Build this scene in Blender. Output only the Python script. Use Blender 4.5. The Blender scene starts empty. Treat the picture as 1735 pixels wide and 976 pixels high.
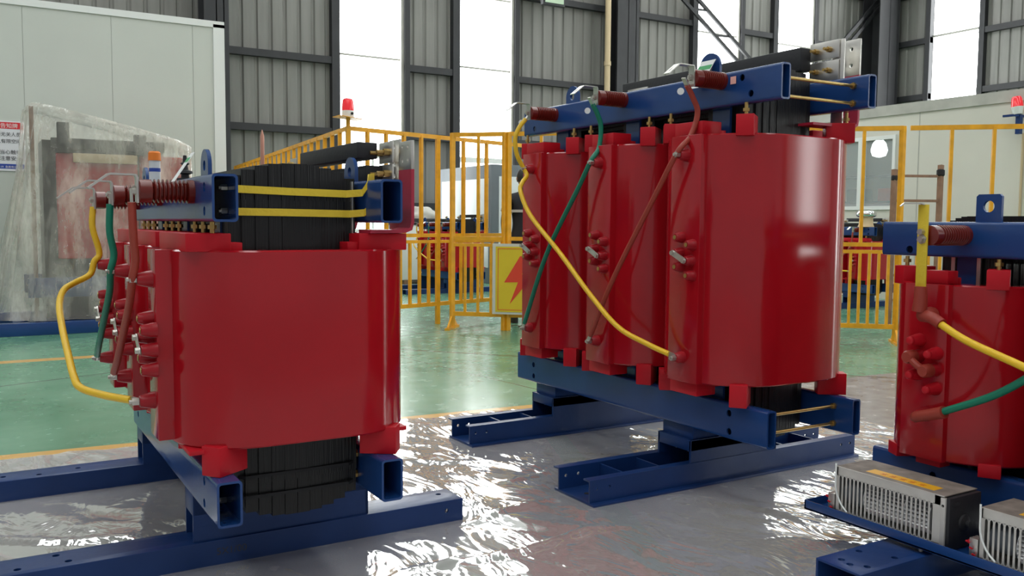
import bpy, bmesh, math, random
from mathutils import Vector, Matrix, noise
random.seed(7)
R = math.radians
C = bpy.context.scene.collection
SC = bpy.context.scene

# ------------------------------------------------------------------ camera
F_PX, YAW, PIT, ROL = 1515.667, 0.540613, 0.0726435, 0.0073704
fw = Vector((math.sin(YAW)*math.cos(PIT), math.cos(YAW)*math.cos(PIT), -math.sin(PIT)))
rt = Vector((math.cos(YAW), -math.sin(YAW), 0)); up = rt.cross(fw)
rt2 = rt*math.cos(ROL)+up*math.sin(ROL); up2 = -rt*math.sin(ROL)+up*math.cos(ROL)
cd = bpy.data.cameras.new('camera'); cam = bpy.data.objects.new('camera', cd); C.objects.link(cam)
cam.matrix_world = Matrix(((rt2.x, up2.x, -fw.x, 0), (rt2.y, up2.y, -fw.y, 0), (rt2.z, up2.z, -fw.z, 1.15), (0, 0, 0, 1)))
cd.sensor_fit = 'HORIZONTAL'; cd.sensor_width = 36; cd.lens = F_PX/1735*36; cd.clip_start = .05; cd.clip_end = 200
SC.camera = cam

# ------------------------------------------------------------------ world, lights, exposure
SKYLIGHT = 4.6      # translucent roof strips
WINDOW = 8.0        # translucent wall strips
w = bpy.data.worlds.new('world'); SC.world = w; w.use_nodes = True
w.node_tree.nodes['Background'].inputs[0].default_value = (.93, .97, 1, 1)
w.node_tree.nodes['Background'].inputs[1].default_value = .42
vs = SC.view_settings
vs.view_transform = 'Standard'; vs.look = 'None'; vs.gamma = 1; vs.exposure = 0.0; vs.use_curve_mapping = False

# ------------------------------------------------------------------ materials
def mat(name, col, rough=.5, metal=0, coat=0, bump=0, bscale=30, var=0, vscale=3, spec=.5, stretch=None, emit=None, estr=0, alpha=1, trans=0):
    m = bpy.data.materials.new(name); m.use_nodes = True
    nt = m.node_tree; N = nt.nodes; L = nt.links; b = N['Principled BSDF']
    I = b.inputs
    I['Base Color'].default_value = (*col, 1); I['Roughness'].default_value = rough; I['Metallic'].default_value = metal
    I['Coat Weight'].default_value = coat; I['Coat Roughness'].default_value = .08; I['Specular IOR Level'].default_value = spec
    I['Alpha'].default_value = alpha; I['Transmission Weight'].default_value = trans
    if emit: I['Emission Color'].default_value = (*emit, 1); I['Emission Strength'].default_value = estr
    tc = N.new('ShaderNodeTexCoord'); mp = N.new('ShaderNodeMapping'); L.new(tc.outputs['Object'], mp.inputs[0])
    if stretch: mp.inputs['Scale'].default_value = stretch
    if var:
        n = N.new('ShaderNodeTexNoise'); n.inputs['Scale'].default_value = vscale; n.inputs['Detail'].default_value = 5
        L.new(mp.outputs[0], n.inputs[0])
        mx = N.new('ShaderNodeMix'); mx.data_type = 'RGBA'
        mx.inputs[6].default_value = (*[c*(1-var) for c in col], 1); mx.inputs[7].default_value = (*[min(1, c*(1+var)) for c in col], 1)
        mr = N.new('ShaderNodeMapRange'); mr.inputs[1].default_value = .3; mr.inputs[2].default_value = .7
        L.new(n.outputs[0], mr.inputs[0]); L.new(mr.outputs[0], mx.inputs[0]); L.new(mx.outputs[2], I['Base Color'])
    if bump:
        n2 = N.new('ShaderNodeTexNoise'); n2.inputs['Scale'].default_value = bscale; n2.inputs['Detail'].default_value = 4
        L.new(mp.outputs[0], n2.inputs[0]); bp = N.new('ShaderNodeBump'); bp.inputs['Strength'].default_value = bump
        bp.inputs['Distance'].default_value = .01; L.new(n2.outputs[0], bp.inputs['Height']); L.new(bp.outputs[0], I['Normal'])
    return m
M = {}
M['red'] = mat('red_epoxy_casting', (.37, .006, .012), .13, bump=.018, bscale=5, var=.07, vscale=4, spec=.5)
M['redblock'] = mat('bright_red_moulding', (.50, .008, .018), .42, bump=.05, var=.05, spec=.25)
M['redstud'] = mat('red_stud', (.34, .008, .015), .3, spec=.35)
M['redbar'] = mat('red_sleeved_bar', (.42, .02, .05), .4, bump=.1)
M['blue'] = mat('blue_enamel', (.011, .050, .185), .22, bump=.05, bscale=40, var=.12, spec=.5)
M['bluedark'] = mat('blue_enamel_base', (.009, .036, .140), .34, bump=.06, bscale=40, var=.15, spec=.3)
M['core'] = mat('black_varnished_lamination', (.006, .006, .0065), .28, bump=.35, bscale=12, stretch=(16, 16, .3), spec=.4)
M['black'] = mat('black_insulation', (.014, .0145, .018), .6, bump=.1, bscale=60)
M['hole'] = mat('black_steel', (.01, .01, .012), .8)
M['ins'] = mat('brown_glazed_resin', (.15, .014, .009), .25, coat=.15, spec=.4)
M['nickel'] = mat('nickel_plate', (.62, .60, .56), .32, metal=.85, bump=.04, bscale=50)
M['brass'] = mat('brass_bolt', (.50, .34, .12), .35, metal=.9)
M['steel'] = mat('zinc_bolt', (.55, .53, .48), .38, metal=.85)
M['yellow'] = mat('yellow_sleeve', (.80, .50, .015), .45, bump=.15, bscale=120)
M['green'] = mat('green_sleeve', (.0, .19, .11), .42, bump=.12, bscale=120)
M['brown'] = mat('red_brown_sleeve', (.34, .045, .025), .5, bump=.12, bscale=120)
M['boot'] = mat('brown_rubber_boot', (.30, .035, .020), .5)
M['tape'] = mat('yellow_webbing', (.72, .53, .03), .6, bump=.25, bscale=70)
M['fence'] = mat('amber_enamel', (.80, .36, .008), .42, coat=.1, var=.14, vscale=9)
M['white'] = mat('white_paint', (.75, .76, .74), .5)
M['tag'] = mat('paper_tag', (.82, .84, .82), .6)
M['taggreen'] = mat('tag_green_print', (.07, .38, .14), .6)
M['pink'] = mat('pink_sticker', (.80, .42, .36), .6)
M['wallpanel'] = mat('pale_sandwich_panel', (.56, .58, .53), .5, var=.03, vscale=1)
M['roompanel'] = mat('cream_panel', (.62, .60, .53), .5, var=.04, vscale=1)
M['trimgrey'] = mat('weathered_trim', (.42, .41, .37), .55, var=.15, vscale=3)
M['darksteel'] = mat('dark_painted_steel', (.022, .022, .025), .55, var=.15)
M['sheet'] = mat('corrugated_sheet', (.20, .195, .18), .55, metal=.0, var=.16, vscale=2, stretch=(3, 3, .25))
M['cream'] = mat('cream_pipe', (.52, .40, .24), .5)
M['pane'] = mat('bright_translucent_pane', (.8, .85, .85), .3, emit=(.97, 1, 1), estr=WINDOW)
M['sky'] = mat('roof_light_strip', (.8, .85, .85), .3, emit=(.97, 1, 1), estr=SKYLIGHT)
M['roof'] = mat('roof_sheet', (.38, .38, .37), .6)
M['redlamp'] = mat('red_lens', (.8, .02, .03), .2, coat=.5, emit=(1, .02, .04), estr=.25)
M['signwhite'] = mat('sign_white', (.74, .73, .76), .5)
M['signred'] = mat('sign_red', (.66, .02, .03), .5)
M['signblue'] = mat('sign_blue', (.02, .06, .35), .5)
M['ink'] = mat('dark_ink', (.03, .03, .035), .6)
M['inkwhite'] = mat('white_ink', (.8, .75, .75), .6)
M['signyellow'] = mat('sign_yellow', (.72, .50, .02), .5, var=.06)
M['boltred'] = mat('sign_orange_red', (.72, .05, .02), .5)
M['cabgrey'] = mat('cabinet_grey', (.13, .15, .17), .5)
M['cabwhite'] = mat('cabinet_white', (.66, .69, .70), .5)
M['navy'] = mat('navy_cloth', (.012, .014, .022), .85, bump=.3, bscale=20)
M['reflect'] = mat('reflective_tape', (.45, .45, .45), .4)
M['skin'] = mat('skin', (.42, .24, .16), .55)
M['hair'] = mat('black_hair', (.01, .009, .008), .6)
M['wood'] = mat('brown_wood', (.24, .13, .08), .6, var=.2, vscale=12)
M['fancase'] = mat('galvanised_fan_case', (.60, .58, .54), .42, metal=.25, var=.08, vscale=14)
M['dust'] = mat('dusty_fan_top', (.22, .19, .165), .7, var=.3, vscale=18, bump=.2)
M['blade'] = mat('fan_blade', (.75, .75, .76), .3, metal=.3)
M['sticker'] = mat('orange_yellow_sticker', (.80, .42, .02), .5)
M['stickerink'] = mat('sticker_ink', (.70, .20, .015), .5)
M['orange'] = mat('orange_cap', (.85, .22, .02), .5)
M['cone'] = mat('beige_cone', (.62, .46, .28), .5)
M['chrome'] = mat('chrome', (.7, .7, .7), .12, metal=1)
M['copper'] = mat('copper_rod', (.60, .30, .22), .35, metal=.7)
M['glassdark'] = mat('dim_window_glass', (.10, .125, .135), .12, coat=.3, spec=.5)
M['lamplit'] = mat('lit_lamp', (1, 1, 1), .5, emit=(.9, .95, 1), estr=9)
M['twig'] = mat('dry_scrap', (.09, .055, .03), .8)

# floor: painted green epoxy, a grey bay under the film, yellow line and joints
def floor_mat():
    m = bpy.data.materials.new('painted_floor'); m.use_nodes = True
    N = m.node_tree.nodes; L = m.node_tree.links; b = N['Principled BSDF']
    tc = N.new('ShaderNodeTexCoord'); sp = N.new('ShaderNodeSeparateXYZ'); L.new(tc.outputs['Object'], sp.inputs[0])
    def math_(op, a, bv=None, clamp=False):
        n = N.new('ShaderNodeMath'); n.operation = op; n.use_clamp = clamp
        for i, v in enumerate((a, bv)):
            if v is None: continue
            if isinstance(v, (int, float)): n.inputs[i].default_value = v
            else: L.new(v, n.inputs[i])
        return n.outputs[0]
    x, y = sp.outputs[0], sp.outputs[1]
    n1 = N.new('ShaderNodeTexNoise'); n1.inputs['Scale'].default_value = .9; n1.inputs['Detail'].default_value = 6; n1.inputs['Roughness'].default_value = .6
    L.new(tc.outputs['Object'], n1.inputs[0])
    n2 = N.new('ShaderNodeTexNoise'); n2.inputs['Scale'].default_value = 7; n2.inputs['Detail'].default_value = 5
    L.new(tc.outputs['Object'], n2.inputs[0])
    cr = N.new('ShaderNodeValToRGB'); L.new(n1.outputs[0], cr.inputs[0])
    cr.color_ramp.elements[0].position = .34; cr.color_ramp.elements[0].color = (.065, .20, .11, 1)
    cr.color_ramp.elements[1].position = .62; cr.color_ramp.elements[1].color = (.16, .33, .215, 1)
    gr = N.new('ShaderNodeValToRGB'); L.new(n2.outputs[0], gr.inputs[0])
    gr.color_ramp.elements[0].position = .3; gr.color_ramp.elements[0].color = (.16, .15, .145, 1)
    gr.color_ramp.elements[1].position = .7; gr.color_ramp.elements[1].color = (.27, .25, .24, 1)
    # grey bay: y < 4.90 - .075 x
    lim = math_('ADD', y, math_('MULTIPLY', x, .075))
    grey = math_('MULTIPLY', math_('LESS_THAN', lim, 4.87), math_('LESS_THAN', x, 6.5))
    def mix(f, a, c):
        k = N.new('ShaderNodeMix'); k.data_type = 'RGBA'; L.new(f, k.inputs[0])
        if hasattr(a, 'links'): L.new(a, k.inputs[6])
        if isinstance(c, tuple): k.inputs[7].default_value = c
        else: L.new(c, k.inputs[7])
        return k.outputs[2]
    col = mix(grey, cr.outputs[0], gr.outputs[0])
    # green strip across the grey bay
    gs = math_('MULTIPLY', math_('MULTIPLY', math_('GREATER_THAN', math_('SUBTRACT', x, math_('MULTIPLY', y, .42)), .93), math_('LESS_THAN', math_('SUBTRACT', x, math_('MULTIPLY', y, .42)), 1.06)), grey)
    col = mix(gs, col, (.06, .22, .13, 1))
    # yellow lines
    yl = math_('MULTIPLY', math_('GREATER_THAN', lim, 4.87), math_('LESS_THAN', lim, 4.97))
    yl2 = math_('MULTIPLY', math_('GREATER_THAN', y, 8.15), math_('LESS_THAN', y, 8.30))
    yl2 = math_('MULTIPLY', yl2, math_('LESS_THAN', x, 2.6))
    yl = math_('MULTIPLY', math_('MAXIMUM', yl, yl2), math_('LESS_THAN', x, 4.3))
    col = mix(yl, col, (.62, .36, .10, 1))
    # joints
    j = None
    for a, c, d, wd in ((1, .12, 3.93, .006), (.5, .42, 4.75, .012), (1, -.2, -6.0, .01), (.3, 1, 12.0, .02), (-.35, 1, 7.0, .01)):
        v = math_('ABSOLUTE', math_('SUBTRACT', math_('ADD', math_('MULTIPLY', x, a), math_('MULTIPLY', y, c)), d))
        t = math_('LESS_THAN', v, wd); j = t if j is None else math_('MAXIMUM', j, t)
    col = mix(j, col, (.045, .06, .05, 1))
    L.new(col, b.inputs['Base Color'])
    rr = math_('MULTIPLY_ADD', n2.outputs[0], .25); 
    rr.node.inputs[2].default_value = .12
    L.new(rr, b.inputs['Roughness'])
    bp = N.new('ShaderNodeBump'); bp.inputs['Strength'].default_value = .08; bp.inputs['Distance'].default_value = .01
    L.new(n2.outputs[0], bp.inputs['Height']); L.new(bp.outputs[0], b.inputs['Normal'])
    return m
M['floor'] = floor_mat()

def film_mat(name, tr, col, rough, bscale, bstr, dist=.02, dif=.5, refl=.6):
    m = bpy.data.materials.new(name); m.use_nodes = True
    N = m.node_tree.nodes; L = m.node_tree.links; out = N['Material Output']; N.remove(N['Principled BSDF'])
    tc = N.new('ShaderNodeTexCoord'); mp = N.new('ShaderNodeMapping'); L.new(tc.outputs['Object'], mp.inputs[0])
    mp.inputs['Rotation'].default_value = (0, 0, R(28)); mp.inputs['Scale'].default_value = (1, .45, 1)
    n = N.new('ShaderNodeTexNoise'); n.inputs['Scale'].default_value = bscale; n.inputs['Detail'].default_value = 3; n.inputs['Distortion'].default_value = 1.2
    L.new(mp.outputs[0], n.inputs[0])
    v = N.new('ShaderNodeTexVoronoi'); v.feature = 'DISTANCE_TO_EDGE'; v.inputs['Scale'].default_value = bscale*1.3; L.new(mp.outputs[0], v.inputs[0])
    ad = N.new('ShaderNodeMath'); ad.operation = 'MULTIPLY_ADD'; ad.inputs[1].default_value = .35
    L.new(v.outputs[0], ad.inputs[0]); L.new(n.outputs[0], ad.inputs[2])
    bp = N.new('ShaderNodeBump'); bp.inputs['Strength'].default_value = bstr; bp.inputs['Distance'].default_value = dist
    L.new(ad.outputs[0], bp.inputs['Height'])
    t = N.new('ShaderNodeBsdfTransparent'); d = N.new('ShaderNodeBsdfDiffuse'); d.inputs[0].default_value = (*col, 1)
    g = N.new('ShaderNodeBsdfGlossy'); g.inputs['Roughness'].default_value = rough; g.inputs[0].default_value = (1, 1, 1, 1)
    L.new(bp.outputs[0], g.inputs['Normal']); L.new(bp.outputs[0], d.inputs['Normal'])
    fr = N.new('ShaderNodeFresnel'); fr.inputs[0].default_value = 1.55; L.new(bp.outputs[0], fr.inputs[1])
    m1 = N.new('ShaderNodeMixShader'); m1.inputs[0].default_value = dif; L.new(t.outputs[0], m1.inputs[1]); L.new(d.outputs[0], m1.inputs[2])
    fm = N.new('ShaderNodeMath'); fm.operation = 'MULTIPLY_ADD'; fm.inputs[1].default_value = refl; fm.inputs[2].default_value = tr; fm.use_clamp = True
    L.new(fr.outputs[0], fm.inputs[0])
    m2 = N.new('ShaderNodeMixShader'); L.new(fm.outputs[0], m2.inputs[0]); L.new(m1.outputs[0], m2.inputs[1]); L.new(g.outputs[0], m2.inputs[2])
    L.new(m2.outputs[0], out.inputs[0])
    return m
M['film'] = film_mat('clear_floor_film', .03, (.62, .60, .59), .08, 5.0, .80, .016, .62, .44)
M['wrap'] = film_mat('clear_wrap', .0, (.95, .89, .78), .16, 4.5, .7, .03, .20, .40)
def milky(m):
    N = m.node_tree.nodes; L = m.node_tree.links
    mx = [n for n in N if n.type == 'MIX_SHADER' and any(l.from_node.type == 'BSDF_TRANSPARENT' for l in n.inputs[1].links)][0]
    tc = [n for n in N if n.type == 'TEX_COORD'][0]; mp = N.new('ShaderNodeMapping'); mp.inputs['Rotation'].default_value = (0, R(35), 0); mp.inputs['Scale'].default_value = (1.6, 1.6, .5)
    n = N.new('ShaderNodeTexNoise'); n.inputs['Scale'].default_value = 2.2; n.inputs['Detail'].default_value = 6; n.inputs['Roughness'].default_value = .65
    L.new(tc.outputs['Object'], mp.inputs[0]); L.new(mp.outputs[0], n.inputs[0])
    r_ = N.new('ShaderNodeMapRange'); r_.inputs[1].default_value = .42; r_.inputs[2].default_value = .75; r_.inputs[3].default_value = .13; r_.inputs[4].default_value = .60
    L.new(n.outputs[0], r_.inputs[0]); L.new(r_.outputs[0], mx.inputs[0])
milky(M['wrap'])

# ------------------------------------------------------------------ mesh helpers
def origin(p):
    o = Vector((0, 0, 0))
    while p is not None: o += Vector(p.location); p = p.parent
    return o
def tag(o, label=None, cat=None, group=None, kind=None):
    if label: o['label'] = label
    if cat: o['category'] = cat
    if group: o['group'] = group
    if kind: o['kind'] = kind
    return o
def empty(name, loc, label=None, cat=None, group=None):
    o = bpy.data.objects.new(name, None); o.location = loc; o.empty_display_size = .1; C.objects.link(o)
    return tag(o, label, cat, group)
def catmull(P, n=8):
    P = [Vector(p) for p in P]; Q = [P[0]*2-P[1]] + P + [P[-1]*2-P[-2]]; out = []
    for i in range(1, len(Q)-2):
        for k in range(n):
            t = k/n; a, b, c, d = Q[i-1:i+3]
            out.append(.5*((2*b)+(c-a)*t+(2*a-5*b+4*c-d)*t*t+(3*b-a-3*c+d)*t**3))
    out.append(P[-1]); return out
class MB:
    def __init__(s): s.bm = bmesh.new()
    def quad(s, vs):
        return s.bm.faces.new([s.bm.verts.new(v) for v in vs])
    def hexa(s, c):
        v = [s.bm.verts.new(p) for p in c]
        for f in ((0, 3, 2, 1), (4, 5, 6, 7), (0, 1, 5, 4), (1, 2, 6, 5), (2, 3, 7, 6), (3, 0, 4, 7)): s.bm.faces.new([v[i] for i in f])
        return v
    def box(s, x0, x1, y0, y1, z0, z1, bev=0, rot=None, piv=None):
        c = [Vector(p) for p in ((x0, y0, z0), (x1, y0, z0), (x1, y1, z0), (x0, y1, z0), (x0, y0, z1), (x1, y0, z1), (x1, y1, z1), (x0, y1, z1))]
        if rot is not None:
            pv = Vector(piv) if piv else (c[0]+c[6])/2
            c = [pv+rot@(p-pv) for p in c]
        v = s.hexa(c)
        if bev:
            es = {e for q in v for e in q.link_edges}
            bmesh.ops.bevel(s.bm, geom=list(es), offset=bev, segments=2, affect='EDGES', profile=.5)
        return s
    def beam(s, p0, p1, w, h, upv=(0, 0, 1)):
        p0, p1 = Vector(p0), Vector(p1); d = (p1-p0).normalized(); u = Vector(upv)
        if abs(d.dot(u)) > .98: u = Vector((0, 1, 0))
        a = d.cross(u).normalized()*w/2; b = a.cross(d).normalized()*h/2
        s.hexa([p0-a-b, p0+a-b, p1+a-b, p1-a-b, p0-a+b, p0+a+b, p1+a+b, p1-a+b]); return s
    def rings(s, rs, cap=True, close=True):
        R_ = [[s.bm.verts.new(p) for p in r] for r in rs]
        n = len(R_[0])
        for a, b in zip(R_, R_[1:]):
            for i in range(n if close else n-1): s.bm.faces.new((a[i], a[(i+1) % n], b[(i+1) % n], b[i]))
        if cap: s.bm.faces.new(R_[0][::-1]); s.bm.faces.new(R_[-1])
        return R_
    def lathe(s, p0, d, prof, seg=20):
        p0 = Vector(p0); d = Vector(d).normalized(); u = d.orthogonal().normalized(); v = d.cross(u)
        s.rings([[p0+d*h+(u*math.cos(2*math.pi*k/seg)+v*math.sin(2*math.pi*k/seg))*max(r, 1e-4) for k in range(seg)] for h, r in prof]); return s
    def cyl(s, p0, p1, r, r1=None, seg=16):
        p0, p1 = Vector(p0), Vector(p1); return s.lathe(p0, p1-p0, [(0, r), ((p1-p0).length, r if r1 is None else r1)], seg)
    def hexbolt(s, p0, d, r, h, shaft=0):
        s.lathe(p0, d, [(0, r), (h, r)], 6)
        if shaft: s.lathe(Vector(p0)+Vector(d).normalized()*h, d, [(0, r*.55), (shaft, r*.55)], 10)
        return s
    def tube(s, P, r, seg=10, smooth=8, flat=None):
        P = catmull(P, smooth) if smooth else [Vector(p) for p in P]
        t0 = (P[1]-P[0]).normalized(); u = t0.orthogonal().normalized(); rs = []
        for i, p in enumerate(P):
            t = (P[min(i+1, len(P)-1)]-P[max(i-1, 0)]).normalized()
            u = (u-t*u.dot(t)).normalized(); v = t.cross(u)
            k = r(i/(len(P)-1)) if callable(r) else r
            rs.append([p+(u*math.cos(2*math.pi*j/seg)+v*math.sin(2*math.pi*j/seg))*k for j in range(seg)])
        s.rings(rs); return s
    def ribbon(s, P, side, wd, th):
        P = [Vector(p) for p in P]; side = Vector(side).normalized()*wd/2; rs = []
        for i, p in enumerate(P):
            a = (P[i]-P[i-1]).normalized() if i else None; b = (P[i+1]-P[i]).normalized() if i < len(P)-1 else None
            t = ((a or b)+(b or a)).normalized(); n = t.cross(side).normalized()
            k = th/2
            rs.append([p-side-n*k, p+side-n*k, p+side+n*k, p-side+n*k])
        s.rings(rs); return s
    def prism(s, poly, z0, z1, bev=0, f=None):
        f = f or (lambda a, b, c: (a, b, c))
        if bev:
            cx = sum(p[0] for p in poly)/len(poly); cy = sum(p[1] for p in poly)/len(poly)
            def sh(k): return [(p[0]+(cx-p[0])/math.hypot(p[0]-cx, p[1]-cy)*k, p[1]+(cy-p[1])/math.hypot(p[0]-cx, p[1]-cy)*k) for p in poly]
            s.rings([[f(*p, z0) for p in sh(bev)], [f(*p, z0+bev) for p in poly], [f(*p, z1-bev) for p in poly], [f(*p, z1) for p in sh(bev)]])
        else: s.rings([[f(*p, z0) for p in poly], [f(*p, z1) for p in poly]])
        return s
    def ring_prism(s, outer, inner, z0, z1, bev=.004):
        n = len(outer); cx = sum(p[0] for p in outer)/n; cy = sum(p[1] for p in outer)/n
        def sh(P, k): return [(p[0]+(cx-p[0])/math.hypot(p[0]-cx, p[1]-cy)*k, p[1]+(cy-p[1])/math.hypot(p[0]-cx, p[1]-cy)*k) for p in P]
        loops = [(inner, z0), (sh(outer, bev), z0), (outer, z0+bev), (outer, z1-bev), (sh(outer, bev), z1), (inner, z1), (inner, z0)]
        V = [[s.bm.verts.new((p[0], p[1], z)) for p in P] for P, z in loops[:-1]]; V.append(V[0])
        for a, b in zip(V, V[1:]):
            for i in range(n): s.bm.faces.new((a[i], a[(i+1) % n], b[(i+1) % n], b[i]))
        return s
    def build(s, name, m, parent=None, smooth=26, label=None):
        bmesh.ops.recalc_face_normals(s.bm, faces=s.bm.faces)
        o3 = origin(parent) if parent else Vector((0, 0, 0))
        if parent: bmesh.ops.translate(s.bm, vec=-o3, verts=s.bm.verts)
        me = bpy.data.meshes.new(name); s.bm.to_mesh(me); s.bm.free()
        for mm in (m if isinstance(m, (list, tuple)) else [m]): me.materials.append(mm)
        if smooth:
            me.polygons.foreach_set('use_smooth', [True]*len(me.polygons)); me.set_sharp_from_angle(angle=R(smooth))
        o = bpy.data.objects.new(name, me); C.objects.link(o)
        if parent: o.parent = parent
        if label: o['label'] = label
        return o
def rrect(cx, cy, a, b, r, n=10):
    P = []
    for qx, qy, a0 in ((1, 1, 0), (-1, 1, 90), (-1, -1, 180), (1, -1, 270)):
        for k in range(n+1):
            t = R(a0+90*k/n); P.append((cx+qx*(a-r)+r*math.cos(t), cy+qy*(b-r)+r*math.sin(t)))
    return P
def settle(o, dz=0):
    """put the origin of a one-mesh thing at the middle of its foot"""
    vs = [v.co for v in o.data.vertices]
    c = Vector(((min(v.x for v in vs)+max(v.x for v in vs))/2, (min(v.y for v in vs)+max(v.y for v in vs))/2, min(v.z for v in vs)))
    o.data.transform(Matrix.Translation(-c)); o.location = c; return o
def carve(o, cuts):
    """drill real holes: cuts = list of (p0, p1, r) in world space"""
    cb = MB()
    for p0, p1, r in cuts: cb.cyl(p0, p1, r, seg=20)
    c = cb.build('cutter', M['hole'], None, 0)
    c.location = -origin(o)
    md = o.modifiers.new('holes', 'BOOLEAN'); md.operation = 'DIFFERENCE'; md.solver = 'EXACT'; md.use_self = True; md.object = c
    par = o.parent; o.parent = None
    dg = bpy.context.evaluated_depsgraph_get(); dg.update()
    me = bpy.data.meshes.new_from_object(o.evaluated_get(dg)); o.modifiers.clear(); old = o.data; o.data = me; me.name = old.name
    bpy.data.objects.remove(c); o.parent = par
    if not me.materials: me.materials.append(old.materials[0])
    me.set_sharp_from_angle(angle=R(35))
    return o
def text(s, size, mat_, parent, loc, rx, name='lettering', ex=.0008, align='LEFT', name_label=None):
    """raised lettering; rx = rotation Matrix 3x3 taking text plane to world"""
    cu = bpy.data.curves.new(name, 'FONT'); cu.body = s; cu.size = size; cu.extrude = ex; cu.align_x = align
    t = bpy.data.objects.new('tmp', cu); C.objects.link(t)
    dg = bpy.context.evaluated_depsgraph_get(); dg.update()
    me = bpy.data.meshes.new_from_object(t.evaluated_get(dg)); bpy.data.objects.remove(t)
    me.transform(Matrix.Translation(Vector(loc)-origin(parent)) @ rx.to_4x4()); me.materials.clear(); me.materials.append(mat_)
    me.name = name; o = bpy.data.objects.new(name, me); C.objects.link(o); o.parent = parent
    return o
TXZ = Matrix(((1, 0, 0), (0, 0, -1), (0, 1, 0)))       # text on a wall facing -Y
TXY = Matrix.Identity(3)
def copy_tree(o, parent=None):
    c = o.copy(); C.objects.link(c); c.parent = parent
    for ch in list(o.children): copy_tree(ch, c)
    return c
def struct(o): o['kind'] = 'structure'; return o

# ================================================================== SETTING
fl = MB(); fl.box(-9, 24.6, -6, 18.4, -.12, 0); struct(fl.build('floor', M['floor'], None, 0))

# --- corrugated hall walls: sheet between posts, purlins, glazed strips
def corrugated(axis, const, a0, a1, z0, z1, sgn):
    m = MB(); prof = []; a = a0
    while a < a1:
        for da, dd in ((0, 0), (.20, 0), (.225, .035), (.265, .035), (.29, 0)):
            if a+da <= a1: prof.append((a+da, dd))
        a += .29
    prof.append((a1, 0))
    f = (lambda a, d, z: (a, const+sgn*d, z)) if axis == 'X' else (lambda a, d, z: (const+sgn*d, a, z))
    out = [f(a, d, z0) for a, d in prof] + [f(a, .09, z0) for a, d in reversed([prof[0], prof[-1]])]
    top = [(p[0], p[1], z1) for p in out]
    m.rings([out, top]); return m
WY = 18.0; WX = 23.9; ZT = 9.0
# back wall spans (X) and glazed openings
glz = [(6.55, 8.0), (9.33, 10.75), (16.3, 17.85), (19.25, 20.75)]
solid = []; x = -9
for a, b in glz: solid.append((x, a)); x = b
solid.append((x, WX))
wb = empty('wall_back', (8, WY, 0)); struct(wb)
for a, b in solid:
    corrugated('X', WY, a, b, 0, ZT, 1).build('corrugated_sheet', M['sheet'], wb, 0)
for z in (1.5, 3.0, 4.45, 6.35, 7.9):
    for a, b in solid:
        MB().box(a, b, WY-.14, WY-.01, z-.07, z+.07).build('purlin', M['darksteel'], wb, 0)
for i, (a, b) in enumerate(glz):
    wn = empty('window_%d' % (i+1), ((a+b)/2, WY, 0)); struct(wn)
    MB().box(a, b, WY+.02, WY+.05, 0, ZT).build('translucent_pane', M['pane'], wn, 0)
    for px, wd in ((a, .17), (b, .12)):
        MB().box(px-wd if px == a else px, px if px == a else px+wd, WY-.16, WY+.02, 0, ZT).build('window_post', M['darksteel'], wn, 0)
    MB().box(b-.06, b, WY-.1, WY+.0, 0, ZT).build('gutter_strip', M['trimgrey'], wn, 0)
    bars = MB()
    for z in (4.62, 6.2, 7.7): bars.box(a, b, WY-.02, WY+.01, z-.02, z+.02)
    bars.build('glazing_bar', M['trimgrey'], wn, 0)
    fr = MB(); fr.box(a, b, WY-.06, WY, 2.5, 2.62)
    fr.box(a, b, WY-.06, WY, .9, 1.0)
    for q in (a+.02, (a+b)/2, b-.08): fr.box(q, q+.05, WY-.055, WY-.005, 1.001, 2.499)
    fr.build('window_frame', M['white'], wn, 0)
# hall columns, pipe, braces
def hcol(name, x0, x1, y0, y1):
    m = MB(); m.box(x0, x1, y0, y0+.02, 0, ZT); m.box(x0, x1, y1-.02, y1, 0, ZT); m.box((x0+x1)/2-.01, (x0+x1)/2+.01, y0, y1, 0, ZT)
    m.box(x1-.1, x1-.08, y0, y1, 0, ZT)
    return struct(m.build(name, M['darksteel'], None, 0))
hcol('trim_1', 13.3, 13.95, 17.35, 17.85); hcol('trim_2', 3.75, 4.2, 17.35, 17.85)
hcol('trim_3', 22.7, 23.6, 17.2, 17.8); hcol('trim_4', 23.3, 23.8, 9.9, 10.4)
p_ = MB().cyl((13.05, 17.4, 0), (13.05, 17.4, ZT), .07); p_.cyl((13.05, 17.4, 4.9), (13.05, 17.4, 5.0), .085)
settle(tag(p_.build('drain_pipe', M['cream']), 'cream vertical drain pipe running beside the dark hall column on the back wall', 'pipe'))
br = MB()
for (a, za), (b, zb) in (((15.0, 7.2), (18.3, 4.9)), ((15.6, 7.2), (18.9, 4.9))): br.beam((a, 17.6, za), (b, 17.6, zb), .06, .09)
for t in (.25, .5, .75): br.beam((15+3.3*t, 17.6, 7.2-2.3*t), (15.6+3.3*t, 17.6, 7.2-2.3*t+.02), .04, .05)
struct(br.build('trim_5', M['darksteel'], None, 0))
br = MB()
for dz in (0, .28): br.beam((20.7, 17.6, 5.3+dz), (23.2, 17.6, 7.6+dz), .06, .1)
struct(br.build('trim_6', M['darksteel'], None, 0))
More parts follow.
